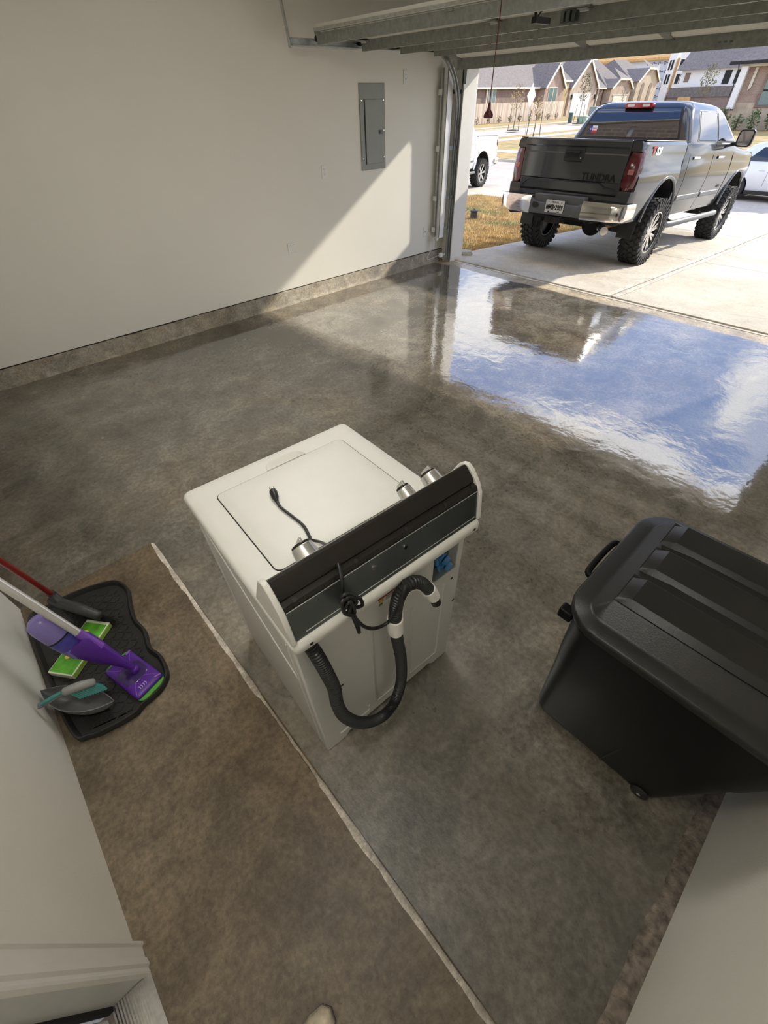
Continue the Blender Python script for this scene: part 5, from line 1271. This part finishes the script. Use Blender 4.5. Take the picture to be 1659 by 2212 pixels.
# ---------------------------------------------------------------- timber fence along the cross street
M_fence = mat('weathered_cedar', (0.62, 0.51, 0.41), 0.85, var=0.3, scale=1.2, stretch=(3, 3, 0.4))
def per_object(m, k=0.35):
    nt = m.node_tree; b = nt.nodes['Principled BSDF']; prev = b.inputs['Base Color'].links[0].from_socket
    oi = nt.nodes.new('ShaderNodeObjectInfo'); mr = nt.nodes.new('ShaderNodeMapRange'); mr.inputs[3].default_value = 1-k; mr.inputs[4].default_value = 1+k*0.6
    nt.links.new(oi.outputs['Random'], mr.inputs[0])
    x = nt.nodes.new('ShaderNodeMix'); x.data_type = 'RGBA'; x.blend_type = 'MULTIPLY'; x.inputs['Factor'].default_value = 1.0
    nt.links.new(prev, x.inputs['A']); nt.links.new(mr.outputs[0], x.inputs['B']); nt.links.new(x.outputs['Result'], b.inputs['Base Color'])
per_object(M_fence)
fe = thing('timber_fence', 'weathered wooden privacy fence along the far sidewalk', 'fence', (-47.5, 51.0, -0.485))
pk = MB(); pk.prism([V(0, 0, 0.02), V(0, 0.138, 0.02), V(0, 0.138, 1.95), V(0, 0.108, 2.0), V(0, 0.03, 2.0), V(0, 0, 1.95)], (0.018, 0, 0))
p0 = pk.build('picket', M_fence, fe, smooth=0)
for k in range(204):
    q = p0 if k == 0 else dup(p0, fe)
    q.location = (rnd.uniform(-0.006, 0.006), 0.1495*k, rnd.uniform(-0.02, 0.02))
for z in (0.35, 1.0, 1.65): MB().box((-0.045, 0, z-0.045), (-0.008, 30.5, z+0.045)).build('rail', M_fence, fe)
for k in range(13): MB().box((-0.13, 2.5*k, 0), (-0.045, 2.5*k+0.09, 1.9)).build('post', M_fence, fe)

# ---------------------------------------------------------------- houses along the cross street
M_roof = mat('grey_shingles', (0.20, 0.17, 0.15), 0.9, var=0.22, scale=4, bump=0.4, bscale=12)
M_roof2 = mat('brown_shingles', (0.17, 0.145, 0.13), 0.9, var=0.25, scale=4, bump=0.4, bscale=12)
B_tan = brick_mat('tan_brick', (0.52, 0.38, 0.28), (0.44, 0.32, 0.24), (0.55, 0.48, 0.40), axis='both')
B_brown = brick_mat('brown_brick', (0.20, 0.125, 0.095), (0.27, 0.17, 0.13), (0.33, 0.28, 0.24), axis='both')
B_pink = brick_mat('rosy_brick', (0.42, 0.28, 0.22), (0.34, 0.22, 0.17), (0.45, 0.38, 0.33), axis='both')
B_stone = brick_mat('cream_stone', (0.58, 0.48, 0.35), (0.50, 0.41, 0.30), (0.50, 0.43, 0.34), w=0.6, h=0.3, axis='both')
M_btrim = mat('cream_trim', (0.72, 0.68, 0.56), 0.6); M_gdoor = mat('white_garage_door', (0.80, 0.79, 0.76), 0.5)
M_stucco = mat('ochre_siding', (0.42, 0.31, 0.16), 0.8, var=0.06)
M_wglass = mat('house_glass', (0.16, 0.22, 0.20), 0.1, var=0.2)
M_osb = mat('raw_sheathing', (0.62, 0.36, 0.13), 0.8, var=0.15, scale=3)
M_wrap = mat('house_wrap', (0.62, 0.64, 0.68), 0.6, var=0.04, scale=2); M_wmark = mat('wrap_print', (0.10, 0.12, 0.20), 0.6)
M_bright = mat('white_siding', (0.80, 0.79, 0.76), 0.6)
ZG = -0.49
def gable(H, xf, dep, y0, y1, ze, zp, mwall, clip=0.0, yp=None, mroof=None):
    """front-facing gable bay on house H, face at x = xf towards +x"""
    mroof = mroof or M_roof
    yp = yp or (y0+y1)/2
    zc_ = zp-clip
    t0 = (zc_-ze)/(zp-ze)
    ya, yb = y0+(yp-y0)*t0, y1+(yp-y1)*t0
    pts = [V(xf, y0, ZG), V(xf, y1, ZG), V(xf, y1, ze), V(xf, yb, zc_), V(xf, ya, zc_), V(xf, y0, ze)] if clip else [V(xf, y0, ZG), V(xf, y1, ZG), V(xf, y1, ze), V(xf, yp, zp), V(xf, y0, ze)]
    MB().prism(pts, (-dep, 0, 0)).build('gable_wall', mwall, H, smooth=0)
    ov = 0.35; th = 0.16
    def slope(a, b2):
        d = (b2-a).normalized(); n = V(0, -d.z, d.y)
        if n.z < 0: n = -n
        a2 = a-d*0.35
        MB().prism([a2+V(ov, 0, 0)+n*0.02, b2+V(ov, 0, 0)+n*0.02, b2+V(ov, 0, 0)+n*(0.02+th), a2+V(ov, 0, 0)+n*(0.02+th)], (-dep-ov-3.0, 0, 0)).build('gable_roof', mroof, H, smooth=0)
        MB().prism([a2+V(ov, 0, 0)-n*0.16, b2+V(ov, 0, 0)-n*0.16, b2+V(ov, 0, 0)+n*0.17, a2+V(ov, 0, 0)+n*0.17], (0.06, 0, 0)).build('barge_board', M_btrim, H, smooth=0)
    slope(V(xf, y0, ze), V(xf, ya if clip else yp, zc_ if clip else zp)); slope(V(xf, y1, ze), V(xf, yb if clip else yp, zc_ if clip else zp))
    if clip:
        MB().box((xf+ov, ya-0.1, zc_-0.1), (xf+ov+0.06, yb+0.1, zc_+0.2)).build('barge_board', M_btrim, H)
        MB().loft([[V(xf+ov, ya, zc_+0.15), V(xf+ov, yb, zc_+0.15)], [V(xf-2.5, yp-0.05, zp+0.6), V(xf-2.5, yp+0.05, zp+0.6)]], closed=False).build('gable_roof', mroof, H)
def main_roof(H, xf, xb, y0, y1, ze, zr, m, hip=2.5):
    xm = (xf+xb)/2; o = 0.45
    e = [V(xf+o, y0-o, ze), V(xf+o, y1+o, ze), V(xb-o, y1+o, ze), V(xb-o, y0-o, ze)]; r = [V(xm, y0+hip, zr), V(xm, y1-hip, zr)]
    mb = MB(); v = [mb.bm.verts.new(p) for p in e+r]
    for f in ((0, 1, 5, 4), (1, 2, 5), (2, 3, 4, 5), (3, 0, 4), (3, 2, 1, 0)): mb.bm.faces.new([v[i] for i in f])
    mb.build('roof', m, H, smooth=0)
    MB().box((xf+o-0.05, y0-o, ze-0.18), (xf+o+0.03, y1+o, ze+0.02)).build('fascia', M_btrim, H)
def win_x(H, xf, y0, y1, z0, z1, cross=True):
    w = MB().box((xf, y0-0.08, z0-0.08), (xf+0.07, y1+0.08, z1+0.08)).build('window', M_btrim, H)
    MB().box((xf+0.05, y0, z0), (xf+0.085, y1, z1)).build('pane', M_wglass, w)
    if cross: MB().box((xf+0.08, (y0+y1)/2-0.05, z0), (xf+0.10, (y0+y1)/2+0.05, z1)).build('mullion', M_btrim, w)
    return w
def house(name, label): return thing(name, label, 'house', (0, 0, 0))

A = house('brick_house', 'brown brick house with long shingle roof behind the timber fence')
MB().box((-66, 57, ZG), (-54, 90, 3.2)).build('wall', B_brown, A)
main_roof(A, -54, -66, 57, 90, 3.15, 7.4, M_roof)
gable(A, -52.8, 1.2, 84.0, 89.6, 3.15, 5.75, B_pink, yp=86.7)
win_x(A, -52.8, 85.2, 87.6, 1.35, 3.05)
win_x(A, -54.0, 71.0, 72.6, 1.5, 2.9)
MB().box((-53.9, 89.6, ZG), (-53.2, 91.8, 3.9)).build('side_bay', M_stucco, A)
MB().loft([[V(-52.9, 89.3, 3.9), V(-52.9, 92.3, 3.9)], [V(-57.5, 89.3, 6.6), V(-57.5, 92.3, 6.6)]], closed=False).build('bay_roof', M_roof2, A)
MB().box((-52.92, 89.3, 3.72), (-52.85, 92.3, 3.94)).build('fascia', M_btrim, A)
for y, z in ((70.5, 5.0), (73.5, 4.4)):
    MB().box((-57.2, y, z), (-56.7, y+0.4, z+0.75)).build('roof_vent', M_under, A)
MB().box((-53.9, 70.2, ZG), (-53.75, 70.4, 3.1)).build('downspout', M_btrim, A)

Bh = house('brick_house', 'tan brick house with a steep gable over a white garage door')
MB().box((-66, 92.8, ZG), (-54.4, 106.4, 3.1)).build('wall', B_brown, Bh)
main_roof(Bh, -54.4, -66, 92.8, 106.4, 3.05, 7.6, M_roof)
gable(Bh, -53.2, 1.4, 92.6, 101.6, 3.1, 6.45, B_tan, yp=97.0)
gdr = MB().box((-53.2, 93.6, ZG), (-53.12, 99.6, 2.35)).build('garage_door', M_gdoor, Bh)
for z in (0.2, 0.9, 1.6): MB().box((-53.12, 93.65, z-0.02), (-53.11, 99.55, z)).build('panel_groove', M_btrim, gdr)
for y in (93.1, 101.2): MB().box((-53.2, y, 1.6), (-52.95, y+0.22, 2.2)).build('wall_lantern', M_under, Bh)
MB().box((-54.35, 104.3, ZG), (-54.2, 104.5, 3.0)).build('downspout', M_btrim, Bh)

Ch = house('brick_house', 'tan brick house with a clipped gable over its garage')
MB().box((-66, 107.7, ZG), (-54.6, 115.6, 3.1)).build('wall', B_brown, Ch)
main_roof(Ch, -54.6, -66, 107.7, 115.6, 3.05, 7.0, M_roof2)
gable(Ch, -53.4, 1.4, 107.6, 115.7, 3.0, 5.2, B_tan, clip=1.1)
MB().box((-53.4, 109.0, ZG), (-53.32, 114.6, 1.9)).build('garage_door', M_btrim, Ch)
MB().box((-53.38, 108.6, 1.95), (-53.30, 115.0, 2.1)).build('lintel', M_btrim, Ch)

Dh = house('brick_house', 'cream brick house with clipped gable and two tall arched openings')
MB().box((-66, 116.6, ZG), (-54.2, 127, 4.0)).build('wall', B_tan, Dh)
main_roof(Dh, -54.2, -66, 116.6, 127, 3.9, 7.2, M_roof2)
gable(Dh, -53.0, 1.4, 117.0, 126.2, 3.9, 6.6, B_stone, clip=1.0)
for yc in (119.6, 123.2):
    pts = [V(-52.99, yc-0.6, ZG), V(-52.99, yc+0.6, ZG), V(-52.99, yc+0.6, 3.1)]+[V(-52.99, yc+0.6*math.cos(math.radians(a)), 3.1+0.6*math.sin(math.radians(a))) for a in range(20, 180, 20)]+[V(-52.99, yc-0.6, 3.1)]
    MB().prism(pts, (0.05, 0, 0)).build('arched_opening', B_brown, Dh, smooth=0)

Eh = house('house_under_construction', 'two storey house under construction in printed white wrap and raw sheathing')
MB().box((-74, 140, ZG), (-57.2, 152, 7.6)).build('wrapped_wall', M_wrap, Eh)
MB().prism([V(-75, 139.3, 7.5), V(-75, 139.3, 7.9), V(-75, 146, 11.2), V(-75, 152.5, 7.9), V(-75, 152.5, 7.5)], (18.4, 0, 0)).build('sheathed_roof', M_osb, Eh, smooth=0)
mk = MB()
for i in range(5):
    for j in range(4):
        x = -62.2+1.25*j+0.6*(i % 2); z = 1.6+1.35*i
        mk.tube([V(x+0.22*math.cos(a*0.785), 139.97, z+0.22*math.sin(a*0.785)) for a in range(8)], 0.055, 5, closed=True)
        mk.box((x+0.32, 139.96, z-0.06), (x+0.75, 139.99, z+0.06))
mk.build('wrap_printing', M_wmark, Eh)
for x0, x1 in ((-57.2, -55.6), (-54.9, -52.6)):
    MB().box((x0, 138.6, ZG), (x1, 148, 8.6)).build('white_bay', M_bright, Eh)
    for z0 in (3.6, 5.8): 
        w = MB().box((x0+0.35, 138.53, z0), (x1-0.35, 138.6, z0+1.5)).build('window', M_under, Eh)
        MB().box(((x0+x1)/2-0.06, 138.5, z0), ((x0+x1)/2+0.06, 138.54, z0+1.5)).build('mullion', M_bright, w)
MB().box((-55.6, 139.2, ZG), (-54.9, 148, 7.6)).build('stair_core', M_osb, Eh)
for x, t in ((-60.0, 0.25), (-58.7, 0.3), (-53.2, 0.25)):
    MB().box((x, 137.6, ZG), (x+t, 137.85, 6.8)).build('scaffold_post', M_bright, Eh)
MB().prism([V(-52.6, 138.4, 5.0), V(-50.9, 138.4, 4.4), V(-50.6, 138.4, 4.9), V(-52.6, 138.4, 6.4)], (0, 0.4, 0)).build('sheathing_offcut', M_osb, Eh)
MB().box((-55.0, 137.8, ZG), (-52.4, 138.4, 2.2)).build('debris_screen', mat('dark_mesh', (0.06, 0.05, 0.04), 0.9), Eh)

Fh = house('stucco_house', 'pale stucco house with low grey roof and dark brick base')
MB().box((-42.5, 110, 2.7), (-31.5, 120, 4.9)).build('upper_wall', M_bright, Fh)
MB().box((-43.5, 109.4, ZG), (-31.5, 120, 1.5)).build('base_wall', B_brown, Fh)
MB().box((-43.5, 109.2, 1.5), (-31.5, 120, 2.75)).build('band_wall', M_roof2, Fh)
mb = MB(); v = [mb.bm.verts.new(p) for p in (V(-43.2, 109.2, 4.85), V(-30.8, 109.2, 4.85), V(-30.8, 121, 4.85), V(-43.2, 121, 4.85), V(-43.2, 115, 8.6), V(-30.8, 115, 8.6))]
for f in ((0, 1, 5, 4), (1, 2, 5), (2, 3, 4, 5), (3, 0, 4), (3, 2, 1, 0)): mb.bm.faces.new([v[i] for i in f])
mb.build('roof', M_roof, Fh, smooth=0)
MB().box((-35.6, 109.9, 3.0), (-34.6, 110.0, 4.6)).box((-33.9, 109.9, 3.0), (-33.0, 110.0, 4.6)).build('window', M_under, Fh)
MB().box((-41.8, 109.9, 3.4), (-41.0, 110.0, 4.5)).build('vent', B_brown, Fh)
MB().box((-41.5, 109.1, 0.3), (-39.4, 109.35, 1.5)).build('board_stack', M_osb, Fh)

Gh = house('brick_house', 'brick house with cream stone base and white corner post across the street')
MB().box((-17.3, 58.2, 1.25), (-2, 70, 3.7)).build('brick_wall', B_pink, Gh)
MB().box((-17.4, 58.1, ZG), (-2, 70, 1.25)).build('stone_base', B_stone, Gh)
MB().box((-17.6, 57.6, 3.45), (-2, 58.2, 3.75)).build('frieze_board', M_btrim, Gh)
main_roof_pts = [V(-18.4, 57.2, 3.78), V(-1.5, 57.2, 3.78), V(-1.5, 71, 3.78), V(-18.4, 71, 3.78), V(-13.5, 64, 7.6), V(-4, 64, 7.6)]
mb = MB(); v = [mb.bm.verts.new(p) for p in main_roof_pts]
for f in ((0, 1, 5, 4), (1, 2, 5), (2, 3, 4, 5), (3, 0, 4), (3, 2, 1, 0)): mb.bm.faces.new([v[i] for i in f])
mb.build('roof', M_roof, Gh, smooth=0)
MB().box((-18.4, 57.1, 3.60), (-1.5, 57.25, 3.80)).build('gutter', M_under, Gh)
MB().box((-17.45, 57.4, 0.85), (-16.95, 57.75, 3.5)).build('corner_post', M_bright, Gh, bevel=0.02)
MB().box((-17.47, 57.38, 0.78), (-16.93, 57.77, 0.86)).build('post_foot', M_under, Gh)
MB().tube(spline([V(-17.7, 57.2, 3.6), V(-17.6, 57.35, 3.2), V(-17.55, 57.4, 2.4), V(-17.55, 57.4, 1.6)], 5), 0.045, 6).build('downspout', M_under, Gh)
MB().prism([V(-16.55, 58.05, 2.0), V(-16.35, 58.05, 2.2), V(-16.35, 58.05, 3.4), V(-16.55, 58.05, 3.4)], (0, 0.1, 0)).build('trim_board', M_btrim, Gh)
wg = MB().box((-15.5, 58.02, 0.95), (-12.5, 58.15, 3.0)).build('window', B_brown, Gh)
MB().box((-15.3, 57.98, 1.1), (-12.7, 58.05, 2.9)).build('pane', M_wglass, wg)
MB().box((-15.3, 57.95, 1.95), (-12.7, 58.0, 2.05)).build('sash_bar', M_under, wg)

# front of this house around the garage opening (seen mirrored in the truck)
B_own = brick_mat('own_brick', (0.36, 0.27, 0.21), (0.28, 0.21, 0.17), (0.55, 0.50, 0.44), w=0.22, h=0.085, axis='x')
wx_ = MB().box((-6.4, 6.381, -0.3), (XRET-0.12, 6.47, 3.3)).box((0.10, 6.381, -0.3), (4.0, 6.47, 3.3)).box((XRET, 6.381, 2.21), (0.10, 6.47, 3.3))
struct(wx_.build('wall_exterior', B_own))
struct(MB().prism([V(-6.4, 6.381, 3.3), V(4.0, 6.381, 3.3), V(-1.2, 6.381, 6.4)], (0, 0.09, 0)).build('wall_gable', B_own, smooth=0))
struct(MB().prism([V(-6.9, 6.75, 3.05), V(-1.2, 6.75, 6.5), V(4.5, 6.75, 3.05), V(4.5, 6.75, 3.25), V(-1.2, 6.75, 6.7), V(-6.9, 6.75, 3.25)], (0, -1.5, 0)).build('roof_edge', M_btrim, smooth=0))

# ---------------------------------------------------------------- saplings, shrubs, street furniture
M_bark = mat('sapling_bark', (0.14, 0.10, 0.07), 0.9); M_leafa = mat('olive_leaves', (0.16, 0.15, 0.05), 0.7, var=0.5, scale=3); M_leafy = mat('yellowing_leaves', (0.45, 0.33, 0.15), 0.7, var=0.4, scale=3); M_leafg = mat('green_leaves', (0.10, 0.14, 0.045), 0.6, var=0.5, scale=4)
def foliage(mb, c, rx, rz, n, s, rg):
    for _ in range(n):
        while True:
            d = V(rg.uniform(-1, 1), rg.uniform(-1, 1), rg.uniform(-1, 1))
            if d.length < 1: break
        p = V(c[0]+d.x*rx, c[1]+d.y*rx, c[2]+d.z*rz)
        a = V(rg.uniform(-1, 1), rg.uniform(-1, 1), rg.uniform(-1, 1)).normalized(); b2 = a.orthogonal().normalized(); k = s*rg.uniform(0.6, 1.3)
        mb.poly([p-a*k, p+b2*k*0.45, p+a*k, p-b2*k*0.45])
def sapling(label, loc, h, rx, n, leafm, stakes=2, seed=1, s=0.09):
    rg = random.Random(seed); T = thing('sapling', label, 'tree', loc)
    t = MB(); t.tube(spline([V(0, 0, 0), V(0.04, 0.02, h*0.35), V(-0.02, 0.0, h*0.7), V(0, 0, h*0.97)], 4), lambda i: 0.045*(1-i/14), 7)
    for k in range(9):
        z = h*(0.42+0.055*k); a = k*2.4; l = rx*(1.0-0.07*k)
        t.tube([V(0, 0, z), V(math.cos(a)*l*0.6, math.sin(a)*l*0.6, z+l*0.5), V(math.cos(a)*l*0.9, math.sin(a)*l*0.9, z+l*1.1)], lambda i: (0.02, 0.012, 0.005)[i], 5)
    t.build('trunk', M_bark, T, smooth=50)
    f = MB(); foliage(f, (0, 0, h*0.70), rx, h*0.28, n, s, rg); f.build('foliage', leafm, T, smooth=0)
    for k in range(stakes):
        a = 0.9+k*2.6; MB().cyl((math.cos(a)*0.55, math.sin(a)*0.55, 0), (math.cos(a)*0.45, math.sin(a)*0.45, 1.7), 0.03, n=6).build('stake', M_bark, T)
    MB().lathe([(0.65, 0.0), (0.55, 0.05), (0.05, 0.09)], n=14).build('mulch', mat('mulch', (0.05, 0.035, 0.02), 0.9), T)
    return T
def gpt(px, py, z=-0.485): return on_z(px, py, z)
p = gpt(1108, 282); sapling('young tree with thin yellowing leaves and stakes in front of the fence', (p.x, p.y, -0.485), 3.6, 0.75, 130, M_leafy, 2, 2)
p = gpt(1247, 268); sapling('young leafy tree with stakes in front of the white garage door', (p.x, p.y, -0.485), 4.6, 0.75, 320, M_leafa, 2, 3)
p = gpt(1150, 300); sapling('small bare tree with stakes beside the diamond road sign', (p.x, p.y, -0.485), 2.6, 0.55, 90, M_leafy, 2, 4)
sapling('tall sparse tree in front of the pale stucco house', (-27.5, 80.0, -0.485), 5.2, 1.0, 260, M_leafa, 0, 5, 0.12)
sapling('thin leaning young tree beside the clipped gable house', (-45.5, 96.5, -0.485), 4.0, 0.5, 40, M_leafa, 0, 6)
rg = random.Random(9)
for k in range(11):
    y = 55+2.4*k; T = thing('fence_shrub', 'small twiggy shrub planted at the foot of the timber fence', 'shrub', (-46.9, y, -0.485), (0, 0, k), 'shrubs along the fence')
    t = MB()
    for q in range(6): t.tube([V(0, 0, 0), V(rg.uniform(-.2, .2), rg.uniform(-.3, .3), rg.uniform(0.3, 0.7))], 0.018, 4)
    t.build('stems', M_bark, T)
    f = MB(); foliage(f, (0, 0, 0.42), 0.33, 0.32, 40, 0.10, rg); f.build('foliage', M_leafa, T, smooth=0)
for k, (x, h) in enumerate(((-17.2, 1.5), (-15.95, 1.0), (-14.7, 1.3), (-13.45, 1.5), (-12.2, 1.1), (-10.95, 1.3))):
    T = thing('garden_shrub', 'leafy shrub against the cream stone base of the brick house', 'shrub', (x, 57.0-0.25*(k % 3), -0.485), (0, 0, k), 'shrubs below the stone wall')
    t = MB()
    for q in range(7): t.tube([V(0, 0, 0), V(rg.uniform(-.3, .3), rg.uniform(-.3, .3), h*rg.uniform(0.6, 1))], 0.02, 4)
    t.build('stems', M_bark, T)
    f = MB(); foliage(f, (0, 0, h*0.55), 0.55, h*0.5, 130, 0.13, rg); f.build('foliage', M_leafg, T, smooth=0)

sg = thing('road_sign', 'diamond road sign seen from its grey back on a steel post', 'road sign', (-26.4, 40.2, -0.47), (0, 0, math.radians(6)))
MB().box((-0.035, -0.03, 0), (0.0, 0.03, 3.2)).build('post', M_galv, sg)
MB().prism([V(0.0, 0, 1.80), V(0.0, 0.72, 2.52), V(0.0, 0, 3.24), V(0.0, -0.72, 2.52)], (-0.004, 0, 0)).build('sign_back', mat('sign_aluminium', (0.62, 0.63, 0.62), 0.5, 0.3, var=0.05), sg).location = (0.006, 0, 0)
M_ugreen = mat('utility_green', (0.30, 0.42, 0.30), 0.6, var=0.1); M_udark = mat('utility_dark_green', (0.05, 0.08, 0.07), 0.6)
p = gpt(1256, 267)
ub = thing('utility_box', 'low pale green utility box on the far lawn', 'utility box', (p.x, p.y, -0.485), (0, 0, 0.3))
MB().box((-0.55, -0.5, 0), (0.55, 0.5, 0.55)).build('cabinet', M_ugreen, ub, bevel=0.04); MB().box((-0.58, -0.53, 0.55), (0.58, 0.53, 0.68)).build('lid', M_ugreen, ub, bevel=0.04); MB().box((-0.5, -0.12, 0.08), (-0.3, -0.51, 0.5)).build('door', M_udark, ub)
p = gpt(1230, 266)
ub = thing('utility_pedestal', 'narrow dark green utility pedestal beside the fence end', 'utility box', (p.x, p.y, -0.485), (0, 0, 0.2))
MB().box((-0.22, -0.22, 0), (0.22, 0.22, 0.95)).build('cabinet', M_udark, ub, bevel=0.03); MB().box((-0.24, -0.24, 0.95), (0.24, 0.24, 1.02)).build('lid', M_ugreen, ub, bevel=0.02)
p = gpt(1276, 262)
ub = thing('utility_cabinet', 'tall grey green utility cabinet behind the dark truck window', 'utility box', (p.x, p.y, -0.485), (0, 0, 0.25))
MB().box((-0.45, -0.4, 0), (0.45, 0.4, 1.35)).build('cabinet', mat('utility_grey', (0.22, 0.26, 0.25), 0.6), ub, bevel=0.03); MB().box((-0.48, -0.43, 1.35), (0.48, 0.43, 1.45)).build('lid', M_ugreen, ub, bevel=0.03)
p = on_x(1268, 235, -52.5)
wbn = thing('wheeled_bin', 'dark wheeled rubbish bin beside the white garage door', 'bin', (-52.5, 102.4, ZG))
MB().loft([[V(x, y, z) for x, y in rrect(w, w, 0.06, 3)] for w, z in ((0.5, 0.0), (0.62, 1.0))]).build('tub', M_black, wbn); MB().box((-0.34, -0.34, 1.0), (0.34, 0.34, 1.08)).build('lid', M_black, wbn, bevel=0.03)
